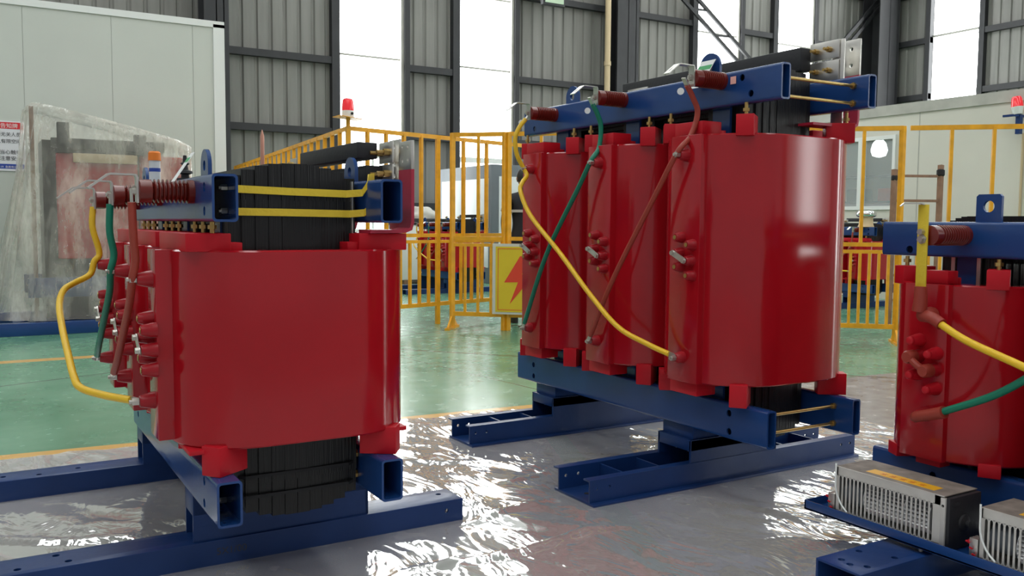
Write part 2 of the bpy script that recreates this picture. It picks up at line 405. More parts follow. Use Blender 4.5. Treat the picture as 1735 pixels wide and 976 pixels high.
# right wall
glr = [(14.85, 16.3), (8.6, 10.0), (4.6, 6.0), (1.0, 2.6), (-3, -1.4)]
wr = empty('wall_right', (WX, 8, 0)); struct(wr)
ys = [18]; 
for a, b in glr: ys += [b, a]
ys.append(-6)
for i in range(0, len(ys), 2):
    corrugated('Y', WX, ys[i+1], ys[i], 0, ZT, 1).build('corrugated_sheet', M['sheet'], wr, 0)
    for z in (3.0, 4.9, 6.5, 7.9): MB().box(WX-.14, WX-.01, ys[i+1], ys[i], z-.08, z+.08).build('purlin', M['darksteel'], wr, 0)
for i, (a, b) in enumerate(glr):
    wn = empty('window_%d' % (i+5), (WX, (a+b)/2, 0)); struct(wn)
    MB().box(WX+.02, WX+.05, a, b, 0, ZT).build('translucent_pane', M['pane'], wn, 0)
    for q in (a-.17, b): MB().box(WX-.16, WX+.02, q, q+.15, 0, ZT).build('window_post', M['darksteel'], wn, 0)
    bars = MB()
    for z in (4.5, 6.6): bars.box(WX-.02, WX+.01, a, b, z-.03, z+.03)
    bars.build('glazing_bar', M['trimgrey'], wn, 0)
# rear wall behind the viewer, one tall glazed bay
wq = empty('wall_near', (9.5, -3.2, 0)); struct(wq)
for a, b in ((7.0, 9.05), (10.05, 14)): MB().box(a, b, -3.3, -3.2, 0, ZT).build('panel_wall', M['sheet'], wq, 0)
MB().box(9.05, 10.05, -3.3, -3.2, 5, ZT).build('panel_wall', M['sheet'], wq, 0)
wn = empty('window_11', (9.55, -3.25, 0)); struct(wn)
MB().box(9.05, 10.05, -3.27, -3.25, 0, 5).build('translucent_pane', M['pane'], wn, 0)
m = MB()
for q in (9.03, 10.03): m.box(q, q+.04, -3.24, -3.18, 0, 5)
m.build('window_frame', M['darksteel'], wn, 0)
# roof with translucent strips (out of frame, but it lights the hall)
ce = empty('ceiling', (8, 6, ZT)); struct(ce)
xs = [-9]; 
for k in (-5, 1, 7, 13, 19): xs += [k-.8, k+.8]
xs.append(24.6)
for i in range(0, len(xs), 2): MB().box(xs[i], xs[i+1], -6, 18.4, ZT, ZT+.06).build('roof_sheet', M['roof'], ce, 0)
for k in (-5, 1, 7, 13, 19): MB().box(k-.8, k+.8, -6, 18.4, ZT+.01, ZT+.04).build('roof_light', M['sky'], ce, 0)
# white cabin at left
RY = 12.0
cb = empty('wall_left', (-1, RY, 0)); struct(cb)
m = MB()
for k in range(12):
    a = -8.0+k*.95; b = min(a+.945, 2.76)
    if a < 2.7: m.box(a, b, RY, RY+.08, 0, 3.64)
m.box(-8, 2.80, RY+.01, RY+3.5, 0, 3.63)
m.build('panel_wall', M['wallpanel'], cb, 0)
MB().box(2.70, 2.84, RY-.02, RY+.06, 0, 3.66).build('corner_trim', M['white'], cb, 0)
MB().box(-8, 2.84, RY-.02, RY+.06, 3.62, 3.70).build('top_trim', M['white'], cb, 0)
# cream office at right with a window
OX = 12.3
of = empty('wall_office', (OX, 9, 0)); struct(of)
m = MB()
W0, W1, WB, WT = 8.94, 10.6, 1.40, 2.56; OT = 2.90
m.box(OX, OX+.06, 2.0, W0, 0, OT); m.box(OX, OX+.06, W1, 14, 0, OT)
m.box(OX, OX+.06, W0, W1, 0, WB); m.box(OX, OX+.06, W0, W1, WT, OT)
m.box(OX, OX+6, 13.94, 14, 0, OT); m.box(OX, OX+6, 2.0, 2.06, 0, OT)
m.box(OX+3, OX+3.05, 2.0, 14, 0, OT)
m.build('panel_wall', M['roompanel'], of, 0)
MB().box(OX-.03, OX+6, 1.97, 14.03, OT-.04, OT+.12).build('roof_trim', M['trimgrey'], of, 0)
m = MB()
for q in (8.55, 6.35, 5.0): m.box(OX-.004, OX, q, q+.012, 0, OT)
m.build('panel_joint', M['trimgrey'], of, 0)
wn = empty('window_10', (OX, (W0+W1)/2, WB)); struct(wn)
m = MB()
for a, b in ((W0, W0+.05), (9.52, 9.62), (W1-.05, W1)): m.box(OX-.03, OX+.05, a, b, WB, WT)
m.box(OX-.028, OX+.048, W0+.001, W1-.001, WB+.001, WB+.06); m.box(OX-.028, OX+.048, W0+.001, W1-.001, WT-.06, WT-.001)
m.build('window_frame', M['white'], wn, 0)
g = MB(); g.box(OX+.01, OX+.018, W0+.05, 9.52, WB+.06, WT-.06); g.box(OX+.01, OX+.018, 9.62, W1-.05, WB+.06, WT-.06)
gm = mat('clear_glass', (.8, .85, .85), .02, spec=.5, alpha=.25); g.build('window_pane', gm, wn, 0)
lm = empty('office_lamp', (OX+1.2, 10.15, 2.3), 'bright round lamp hanging inside the office behind the window', 'lamp')
MB().lathe((OX+1.2, 10.15, 2.33), (0, 0, 1), [(0, .02), (.03, .11), (.12, .14), (.24, .11), (.31, .05), (.34, .02)]).build('lamp_shade', M['lamplit'], lm)
MB().cyl((OX+1.2, 10.15, 2.65), (OX+1.2, 10.15, OT-.04), .012).build('cord', M['hole'], lm)
t = empty('storage_rack', (OX+1.5, 10.3, 0), 'dim grey rack with boxes seen inside the office window', 'rack')
m = MB()
for z in (.3, 1.0, 1.55, 2.0): m.box(OX+1.3, OX+1.7, 9.3, 11.6, z, z+.03)
for y in (9.3, 11.57): m.box(OX+1.3, OX+1.34, y, y+.03, 0, 2.1); m.box(OX+1.66, OX+1.7, y, y+.03, 0, 2.1)
m.build('rack_frame', M['cabgrey'], t, 0)
for y, z, c_ in ((9.5, 1.03, 'cabgrey'), (9.95, 1.58, 'redblock'), (10.3, 1.03, 'cabwhite'), (9.6, 1.58, 'cabgrey'), (10.6, 1.58, 'glassdark')):
    MB().box(OX+1.33, OX+1.66, y, y+.3, z, z+.22, .01).build('storage_box', M[c_], t)

# film spread on the floor
FEET = [(-.22, 1.59, 3.0, 3.16), (-.22, 1.59, 4.12, 4.27), (2.11, 3.75, 2.86, 3.16), (2.14, 3.79, 3.96, 4.23), (2.25, 4.2, 1.7, 1.88), (2.25, 4.2, .83, .99)]
def film():
    m = MB(); nx, ny = 260, 250; x0, x1, y0, y1 = -1.2, 4.45, -.6, 4.86; V = []
    for j in range(ny+1):
        row = []
        for i in range(nx+1):
            x = x0+(x1-x0)*i/nx; y = y0+(y1-y0)*j/ny
            y -= .075*x*(j/ny)
            x += .10*noise.noise(Vector((0, y*1.3, 4)))*(i/nx) - (.0 if y > 3 else .12*(3-y))*(i/nx)
            a = Vector((x*.9+y*.4, (y*.9-x*.4)*.5, 0))
            r1 = abs(noise.noise(a*2.2)); r2 = abs(noise.noise(a*5.1+Vector((9, 3, 1)))); r3 = noise.noise(a*11+Vector((1, 7, 2)))
            z = .003+.060*max(0, .18-r1)+.030*max(0, .16-r2)+.0008*(r3+1)
            for (ax, ay, bx, by_, hh, ww) in ((1.12, 2.60, 2.12, 2.62, .022, .018), (1.4, 2.95, 2.05, 3.02, .014, .014), (1.9, 3.30, 2.3, 3.42, .010, .012), (-.4, 3.9, .5, 3.35, .016, .02)):
                tt = max(0, min(1, ((x-ax)*(bx-ax)+(y-ay)*(by_-ay))/((bx-ax)**2+(by_-ay)**2)))
                dd = math.hypot(x-ax-tt*(bx-ax), y-ay-tt*(by_-ay)+.02*math.sin(x*9))
                z += hh*math.exp(-(dd/ww)**2)*(1-abs(2*tt-1)**3)
            # pressed flat where steel stands on it
            d = min(math.hypot(max(a_-x, 0, x-b_), max(c_-y, 0, y-e_)) for a_, b_, c_, e_ in FEET)
            k = min(1, d/.07); z = .0008+(z-.0008)*k*k*(3-2*k)
            row.append(m.bm.verts.new((x, y, z)))
        V.append(row)
    for j in range(ny):
        for i in range(nx): m.bm.faces.new((V[j][i], V[j][i+1], V[j+1][i+1], V[j+1][i]))
    return m.build('plastic_film', M['film'], None, 180)
tag(settle(film()), 'crinkled clear plastic film spread over the grey floor under the transformers', 'plastic film')

# ================================================================== TRANSFORMERS
def beam_tube(x0, x1, y0, y1, z0, z1, wall=.007, r=.012):
    cx, cz = (x0+x1)/2, (z0+z1)/2; a, b = (x1-x0)/2, (z1-z0)/2
    o = rrect(cx, cz, a, b, r, 4); i = rrect(cx, cz, a-wall, b-wall, r*.6, 4); m = MB()
    rs = [[(p[0], y, p[1]) for p in P] for P, y in ((i, y0), (o, y0), (o, y1), (i, y1))]
    V = [[m.bm.verts.new(p) for p in q] for q in rs]; V.append(V[0]); n = len(o)
    for A, B in zip(V, V[1:]):
        for k in range(n): m.bm.faces.new((A[k], A[(k+1) % n], B[(k+1) % n], B[k]))
    return m
def lug_plate(x, y0, y1, z0, z1, hole=.016, rnd=True, th=.012):
    c = (y0+y1)/2; h = (y1-y0)/2; P = [(y0, z0-.0), (y1, z0)]
    if rnd: P += [(c+h*math.cos(R(a)), z1-h+h*math.sin(R(a))) for a in range(0, 181, 15)]
    else: P += [(y1, z1-.008), (y1-.008, z1), (y0+.008, z1), (y0, z1-.008)]
    m = MB(); m.prism(P, x-th/2, x+th/2, f=lambda a, b, d: (d, a, b))
    return m, [((x-.05, c, z1-h if rnd else z1-.042), (x+.05, c, z1-h if rnd else z1-.042), hole)]
def transformer(c, label):
    root = empty('dry_type_transformer', (c['cx'], c['cy'], 0), label, 'transformer')
    cx, cy, hb, bw = c['cx'], c['cy'], c['hb'], c['bw']
    ycs = [cy-c['p'], cy, cy+c['p']]
    B = M['blue']; BD = M['bluedark']
    # clamp beams
    for nm, (z0, z1), (y0, y1), hol in (('top_clamp_beam', c['zt'], c['yt'], c['holt']), ('bottom_clamp_beam', c['zb'], c['yb'], c['holb'])):
        for s in (-1, 1):
            x0, x1 = (cx-hb, cx-hb+bw) if s < 0 else (cx+hb-bw, cx+hb)
            o = beam_tube(x0, x1, y0, y1, z0, z1).build(nm, B, root)
            if s < 0:
                carve(o, [((x0-.01, y, z), (x0+.02, y, z), .014) for y, z in hol])
                for y, z in hol:
                    MB().hexbolt((x1-.008, y, z), (-1, 0, 0), .0095, .018, .006).build('bolt', M['steel'], o)
    # tie rods between the beams
    for y, z in c['rods']:
        m = MB(); m.cyl((cx-hb+bw-.002, y, z), (cx+hb-bw+.002, y, z), .0065)
        rd = m.build('tie_rod', M['brass'], root)
        MB().hexbolt((cx+hb-bw-.001, y, z), (-1, 0, 0), .014, .012, .014).build('nut', M['brass'], rd)
    # laminated core: stepped slabs
    m = MB(); ch = c['core_x']; n = 5
    zc0 = sum(c['zb'])/2; zc1 = sum(c['zt'])/2
    prev = 0
    for k in range(n):
        xo = ch*(k+1)/n; f = math.sqrt(max(0, 1-(xo/ch*.86)**2))
        f = (.7+.3*f) if k else 1
        lh = c['limb']*f; yh = c['yoke']*(1-.35*(k/(n-1))**2)
        for sg in ((-1, 1)):
            xa, xb = (prev, xo) if sg > 0 else (-xo, -prev)
            for yc in ycs:
                m.box(cx+xa, cx+xb, yc-lh, yc+lh, zc0, zc1)
            for zc in (zc0, zc1):
                m.box(cx+xa+.0008, cx+xb-.0008, ycs[0]-lh+.004, ycs[2]+lh-.004, zc-yh, zc+yh)
        prev = xo
    m.build('laminated_core', M['core'], root, 0)
    # pull plates
    for s in (-1, 1):
        for yc in ycs:
            x = cx+s*(hb-bw-.012)
            MB().box(x-.006, x+.006, yc-c['pull'], yc+c['pull'], c['zb'][0]+.02, c['zt'][1]-.02).build('pull_plate', B, root, 0)
            if c.get('pullwhite'):
                for e in (-1, 1):
                    MB().box(x-.012, x-.004, yc+e*(c['pull']+.012)-.007, yc+e*(c['pull']+.012)+.007, c['zb'][1], c['zt'][0]).build('spacer_strip', M['nickel'], root, 0)
    # coils
    cc, a, b, r = c['cc'], c['a'], c['b'], c['r']; z0, z1 = c['zc']
    for i, yc in enumerate(ycs):
        m = MB(); O = rrect(cc, yc, a, b, r, 14); I = rrect(cc, yc, a-.065, b-.065, r-.06, 14)
        m.ring_prism(O, I, z0, z1, .005)
        xf, pw = c['xf'], c['pw']; pz0, pz1 = c['pz']
        m.box(xf, cc-a+.05, yc+c['pdy']-pw, yc+c['pdy']+pw, pz0, pz1, .003)
        m.build('high_voltage_coil', M['red'], root, 40)
        m = MB(); m.ring_prism(rrect(cc, yc, a-.10, b-.09, max(.05, r-.09), 10), rrect(cc, yc, ch+.012, c['limb']+.004, .02, 10), z0+.01, z1-.006, .004)
        m.build('low_voltage_coil', M['redblock'], root, 40)
        for s in (-1, 1):
            # moulded end blocks above and below
            for z, h, nm in ((z1, c['ebh'][0], 'top_end_block'), (z0, -c['ebh'][1], 'bottom_end_block')):
                m = MB(); x0 = cc+s*(a-.035) if s > 0 else cc-a+.02; x1 = cc+s*(a-.035-c['ebx']-(c.get('ebr', 0) if s > 0 else 0))
                lo, hi = sorted((z, z+h)); m.box(min(x0, x1), max(x0, x1), yc-c['eby'][0], yc+c['eby'][1], lo-.004, hi, .003)
                lo, hi = sorted((z, z+h*.45)); x2 = x1-s*.035
                m.box(min(x1, x2), max(x1, x2), yc-c['eby'][0]+.01, yc+c['eby'][1]-.01, lo-.004, hi, .002)
                m.build(nm, M['redblock'], root)
            for t in (-1, 1):
                an = R(c['bang']); d = Vector((s*math.cos(an), t*math.sin(an), 0)); q = Vector((cc, yc, 0))+d*c['brad']
                rot = Matrix.Rotation(math.atan2(d.y, d.x), 3, 'Z')
                for (lo, hi), nm in (((c['zb'][1], z0+.012), 'bottom_support_block'),) if c.get('no_top') else (((z1-.012, z1+c['bh']), 'top_support_block'), ((c['zb'][1], z0+.012), 'bottom_support_block')):
                    mm = MB(); pv = (q.x, q.y, (lo+hi)/2)
                    mm.box(q.x-.12, q.x, q.y-.035, q.y+.035, lo, hi, .003, rot=rot, piv=pv)
                    bo = mm.build(nm, M['redblock'], root)
                    if 'top' in nm:
                        pb = q-d*.03
                        g = MB(); g.cyl((pb.x, pb.y, hi), (pb.x, pb.y, c['zt'][0]), .007); g.hexbolt((pb.x, pb.y, hi+.012), (0, 0, 1), .014, .012)
                        g.build('levelling_bolt', M['brass'], bo)
        if c.get('extra_bolts'):
            for dy in (-.12, 0, .12):
                g = MB(); x = cx-hb+bw/2
                g.cyl((x, yc+dy, z1+c['ebh'][0]), (x, yc+dy, c['zt'][0]), .007); g.hexbolt((x, yc+dy, c['zt'][0]-.022), (0, 0, 1), .013, .012)
                g.build('levelling_bolt', M['brass'], root)
    # studs on the panels
    def stud(y, z, big=False, bare=True, cap=False):
        m = MB(); L_ = c['studlen'] if not big else c['studlen']*1.0; k = 1.12 if big else 1
        m.lathe((xf+.002, y, z), (-1, 0, 0), [(0, .024*k), (L_*.35, .022*k), (L_*.92, .0165*k), (L_, .0145*k)], 20)
        if cap: m.lathe((xf-L_, y, z), (-1, 0, 0), [(0, .0145), (.006, .0145), (.010, .010)], 16)
        o = m.build('terminal_stud', M['redblock' if cap else 'redstud'], root, 50)
        if bare:
            MB().lathe((xf-L_+.001, y, z), (-1, 0, 0), [(0, .009), (.0015, .009), (.0015, .005), (-.004+.0056, .0048)], 14).build('threaded_insert', M['brass'], o)
        return o
    for i, yc in enumerate(ycs):
        for dy, z in c['taps']:
            stud(yc+dy, z, cap=c.get('capped', False), bare=not c.get('capped'))
        pts = [Vector((xf, yc+dy, z)) for dy, z in c['link']]
        for q in pts: stud(q.y, q.z, bare=False)
        L_ = c['studlen']
        x = xf-L_-.003
        if c.get('capped'):
            for q in pts: MB().lathe((x+.02, q.y, q.z), (-1, 0, 0), [(0, .024), (.03, .023), (.04, .018)], 20).build('rubber_boot', M['boot'], root)
            MB().tube([(x-.004, pts[0].y, pts[0].z), (x-.01, (pts[0].y+pts[1].y)/2, (pts[0].z+pts[1].z)/2), (x-.004, pts[1].y, pts[1].z)], .013).build('tap_link', M['boot'], root)
        else:
            m = MB(); d = (pts[1]-pts[0]).normalized(); u = Vector((1, 0, 0)).cross(d)
            P = []
            for e, sg in ((pts[0], -1), (pts[1], 1)):
                for k in range(9):
                    t = -math.pi/2+math.pi*k/8
                    w_ = d*sg*math.cos(t)*.012+u*sg*math.sin(t)*.012; P.append((e.y+w_.y, e.z+w_.z))
            m.prism(P, x-.002, x+.002, f=lambda p, q, s: (s, p, q))
            lk = m.build('tap_link', M['nickel'], root)
            for q in pts: MB().hexbolt((x-.002, q.y, q.z), (-1, 0, 0), .010, .009).build('bolt', M['steel'], lk)
        for z in c['ends']: stud(yc+c['edy'], z, True, bare=False)
    # standoff insulators with their bent brackets
    for (y, z), xt in zip(c['ins'], c['inst']):
        x0 = cx-hb; L_ = x0-xt; prof = [(0, .036), (.018, .036), (.020, .029)]
        nr = c['ribs']; s0, s1 = .022, L_-.040
        for k in range(nr):
            h = s0+(s1-s0)*k/nr; dh = (s1-s0)/nr
            prof += [(h+dh*.12, .0255), (h+dh*.40, .0355), (h+dh*.60, .0355), (h+dh*.88, .0255)]
        prof += [(L_-.036, .034), (L_-.003, .034), (L_, .030)]
        o = MB().lathe((x0, y, z), (-1, 0, 0), prof, 28).build('standoff_insulator', M['ins'], root, 50)
        if c.get('brk', True):
            P = [(xt-.003, y, z-.036), (xt-.003, y, z+.038), (xt-.007, y, z+.046), (xt-.075, y, z+.047), (xt-.082, y, z+.045), (xt-.135, y, z+.004)]
            bk = MB().ribbon(P, (0, 1, 0), .034, c.get('bth', .004)).build('terminal_bracket', M['nickel'], root)
            carve(bk, [((xt-.14, y, z-.02), (xt-.08, y, z+.07), .006)])
            MB().hexbolt((xt-.005, y, z), (-1, 0, 0), .013, .012, .005).build('bolt', M['steel'], bk)
    # jumper leads
    for nm, mt, P, tags in c['leads']:
        P = [Vector(p) for p in P]
        o = MB().tube(P, c['leadr'], 12, 8).build(nm, mt, root, 60)
        for q, d in ((P[0], P[0]-P[1]), (P[-1], P[-1]-P[-2])):
            d.normalize()
            if c.get('lugs', True):
                MB().ribbon([q-d*.012, q+d*.006, q+d*.034], (Vector((1, 0, 0)).cross(d)), .022, .006).build('cable_lug', M['steel'], o)
        if tags:
            q = tags; m = MB(); m.lathe((q[0], q[1], q[2]), (-.8, -.6, 0), [(0, .014), (.002, .014)], 18); m.build('phase_tag', M['tag'], o)
    # bolts that pin leads at the end studs
    for i, yc in enumerate(ycs):
        for z in c['ends']:
            if not c.get('capped'):
                MB().hexbolt((xf-c['studlen']+.001, yc+c['edy'], z), (-1, 0, 0), .012, .020, .008).build('terminal_bolt', M['steel'], root)
    # lifting lugs
    for x, y0, y1, z0l, z1l, rnd, hl in c['lug']:
        m, hs = lug_plate(x, y0, y1, z0l, z1l, hl, rnd); carve(m.build('lifting_lug', B, root), hs)
    c['extra'](root, c)
    return root

def channel_box(root, x0, x1, y0, y1, z1, holes):
    """inverted U channel lying on the floor"""
    m = MB(); m.box(x0, x1, y0, y1, z1-.008, z1, .002); m.box(x0, x1, y0, y0+.008, .0, z1-.004); m.box(x0, x1, y1-.008, y1, .0, z1-.004)
    o = m.build('base_channel', M['bluedark'], root)
    carve(o, [((x, y, z1-.03), (x, y, z1+.02), .011) for x, y in holes]+[((x1-.07, y0-.02, z1*.55), (x1-.07, y0+.03, z1*.55), .008)])
def pedestal(root, x0, x1, y0, y1, z0, z1, slot=.5):
    m = MB(); zs = z0+(z1-z0)*slot
    m.box(x0, x1, y0, y0+.01, z0, z1); m.box(x0, x1, y1-.01, y1, z0, z1); m.box(x0, x1, y0, y1, zs, z1, .003)
    m.box(x1-.01, x1, y0, y1, z0, z1)
    m.build('pedestal', M['bluedark'], root)
def rail_pair(root, x0, x1, y0, y1, rungs):
    m = MB(); m.box(x0, x1, y0, y1, 0, .012, .002)
    m.box(x0, x1, y0+.028, y0+.036, .012, .105); m.box(x0, x1, y0+.028, y0+.075, .097, .105, .002)
    m.box(x0, x1, y1-.036, y1-.028, .012, .105); m.box(x0-.0, x1, y1-.036, y1+.010, .097, .105, .002)
    for x in rungs: m.box(x, x+.008, y0+.036, y1-.036, .012, .096)
    o = m.build('base_rail', M['bluedark'], root)
    cuts = []
    for x in (x0+.035, x0+.10, x1-.035, x1-.10):
        cuts += [((x, y0, .068), (x, y1+.02, .068), .007)]
    carve(o, cuts)
    for x in (x0+.07, x1-.07): MB().lathe((x, (y0+y1)/2, .012), (0, 0, 1), [(0, .013), (.0012, .013)], 18).build('anchor_hole', M['hole'], o)

def hang_tag(root, p, dx, dy, dz, w_, lab=True):
    """paper tag hanging from p: plane spanned by side vector (dx,dy) and down-vector"""
    p = Vector(p); side = Vector((dx, dy, 0)).normalized(); dn = Vector(dz)
    n = side.cross(dn.normalized()); h = .0008
    m = MB(); q = [p-side*w_/2, p+side*w_/2, p+side*w_/2+dn, p-side*w_/2+dn]
    m.hexa([v-n*h for v in q]+[v+n*h for v in q]); t = m.build('paper_tag', M['tag'], root, 0)
    m = MB(); q = [p-side*w_*.46+dn*.18, p+side*w_*.46+dn*.18, p+side*w_*.46+dn*.34, p-side*w_*.46+dn*.34]
    m.hexa([v-n*.0014 for v in q]+[v+n*.0014 for v in q]); m.build('printed_band', M['taggreen'], t, 0)

# ---------------------------------------------------------------- left one
def left_extra(root, c):
    channel_box(root, -.22, 1.59, 3.008, 3.155, .085, [(-.13, 3.05), (-.02, 3.11), (.08, 3.05), (.19, 3.12), (1.53, 3.10), (.22, 3.05)])
    channel_box(root, -.22, 1.59, 4.125, 4.27, .085, [(.07, 4.2), (.20, 4.17), (.35, 4.2)])
    pedestal(root, .59, 1.205, 3.020, 3.145, .083, .262); pedestal(root, .60, 1.205, 4.12, 4.265, .083, .262)
    # low voltage side: insulated bars, plates and bent riser
    for (y0, y1, z0, z1, x0, x1) in ((2.93, 3.56, 1.368, 1.424, 1.135, 1.21), (2.93, 3.95, 1.288, 1.345, 1.165, 1.235)):
        MB().box(x0, x1, y0, y1, z0, z1, .004).build('insulated_busbar', M['black'], root)
    for z0, z1 in ((1.352, 1.425), (1.283, 1.348)):
        m = MB(); m.box(1.228, 1.234, 2.845, 2.96, z0, z1, .001); pl = m.build('busbar_plate', M['nickel'], root)
        for y in (2.87, 2.93): MB().hexbolt((1.228, y, (z0+z1)/2), (-1, 0, 0), .012, .022, .025).build('bolt', M['brass'], pl)
    m = MB(); m.box(1.262, 1.270, 2.86, 2.95, 1.06, 1.435, .001); ri = m.build('terminal_riser', M['nickel'], root)
    carve(ri, [((1.2, 2.905, z), (1.3, 2.905, z), .008) for z in (1.41, 1.35, 1.31)])
    for y in (2.888, 3.388, 3.888):
        if y < 3.8: pass
        m = MB(); m.ribbon([(1.08, y-.16, 1.119), (1.20, y-.16, 1.120), (1.222, y-.16, 1.128), (1.228, y-.16, 1.15), (1.228, y-.16, 1.322)], (0, 1, 0), .10, .011)
        o = m.build('sleeved_bar', M['redbar'], root)
        m = MB(); m.box(1.2225, 1.2335, y-.21, y-.11, 1.322, 1.415, .001); t = m.build('bar_terminal', M['nickel'], root)
        carve(t, [((1.2, y-.16+dy, z), (1.26, y-.16+dy, z), .007) for dy in (-.022, .022) for z in (1.395, 1.352)])
    for y in (3.52, 4.02):
        pl = MB().box(1.10, 1.104, y-.02, y+.06, 1.345, 1.40, .001).build('busbar_plate', M['nickel'], root)
        MB().hexbolt((1.10, y+.02, 1.375), (-1, 0, 0), .011, .018, .022).build('bolt', M['brass'], pl)
    # yellow webbing tied round the core between the beams
    y = c['cy']-c['p']-c['limb']-.008
    m = MB(); m.ribbon([(.648, y+.02, 1.247), (.67, y-.002, 1.247), (.85, y-.006, 1.242), (1.03, y-.004, 1.239), (1.075, y-.03, 1.243), (1.085, y-.05, 1.268), (1.10, y-.02, 1.292), (1.14, y+.03, 1.299)], (0, .02, 1), .023, .003)
    m.build('webbing_strap', M['tape'], root)
    m = MB(); m.ribbon([(.648, y+.03, 1.182), (.68, y-.003, 1.178), (.85, y-.006, 1.177), (1.04, y-.004, 1.175), (1.082, y-.03, 1.179), (1.095, y-.06, 1.197), (1.092, y-.06, 1.203)], (0, .02, 1), .023, .003)
    m.build('webbing_strap', M['tape'], root)
    hang_tag(root, (.566, 2.80, 1.352), 0, 1, (-.062, -.02, -.088), .05)
    for z in (.352, .288):  # black strips added to draw the dark grooves across the lower core
        m = MB(); y_ = c['cy']-c['p']-c['limb']
        m.ribbon([(.68, y_+.02, z), (.70, y_-.003, z), (1.035, y_-.003, z), (1.06, y_+.02, z)], (0, .02, 1), .010, .003); m.build('groove_strip', M['hole'], root)
    # steel edge strip beside the core
    MB().box(1.055, 1.060, 2.775, 2.80, 1.066, 1.28).build('edge_strip', M['nickel'], root, 0)
    for z in ((.332), (.388)): pass
    # hand-drawn marks on the base channel
    t = text('5X1/00', .034, M['ink'], root, (.66, 3.0078, .034), TXZ, 'pen_mark', .0003)

ysL = 3.388
left = dict(cx=.866, cy=ysL, hb=.291, bw=.073, p=.5, yb=(2.60, 4.18), yt=(2.60, 4.18), zb=(.26, .395), zt=(1.147, 1.283),
    holt=[(2.697, 1.247), (2.70, 1.178)], holb=[(2.767, .361), (2.77, .292), (4.05, .325)],
    rods=[(2.815, .372), (2.815, .302), (4.1, .34)], core_x=.205, limb=.118, yoke=.115, pull=.035,
    cc=.875, a=.375, b=.247, r=.235, zc=(.473, 1.063), xf=.458, pw=.068, pdy=.012, pz=(.483, 1.063),
    ebh=(.050, .010), ebx=.115, eby=(.19, .235), no_top=True, bth=.006, ebr=.05, bang=35, brad=.365, bh=.03, extra_bolts=True,
    taps=[(0, .853), (-.05, .822), (0, .733), (-.05, .702)], link=[(0, .796), (-.05, .762)], ends=(.972, .600), edy=0, studlen=.046,
    ins=[(2.85, 1.237), (3.39, 1.237), (3.90, 1.228)], inst=(.418, .415, .413), ribs=8, leadr=.012,
    leads=[('yellow_jumper', M['yellow'], [(.405, 3.90, 1.200), (.400, 3.89, 1.121), (.422, 3.885, 1.02), (.402, 3.88, .985), (.385, 3.875, .935), (.325, 3.84, .905), (.283, 3.78, .882), (.262, 3.70, .835), (.258, 3.55, .765), (.26, 3.35, .690), (.262, 3.2, .642), (.275, 3.13, .615), (.33, 3.03, .603), (.395, 2.92, .600)], None),
           ('green_jumper', M['green'], [(.405, 3.385, 1.205), (.402, 3.385, 1.11), (.414, 3.388, 1.03), (.402, 3.388, .972), (.404, 3.44, .90), (.400, 3.58, .79), (.398, 3.74, .68), (.402, 3.86, .615)], None),
           ('brown_jumper', M['brown'], [(.400, 2.85, 1.203), (.404, 2.86, 1.10), (.410, 2.875, 1.03), (.402, 2.888, .972), (.402, 2.96, .89), (.402, 3.10, .79), (.402, 3.25, .685), (.402, 3.36, .62)], None)],
    lug=[(.615, 2.80, 2.90, 1.281, 1.368, True, .016), (.615, 3.93, 4.03, 1.281, 1.368, True, .016), (1.105, 2.86, 2.96, 1.281, 1.368, True, .016), (1.105, 3.93, 4.03, 1.281, 1.368, True, .016)],
    extra=left_extra)
T_left = transformer(left, 'small red and blue dry transformer on clear film, yellow webbing strapped across its black core')
# keep a plain family for the far row before anything else is hung on it

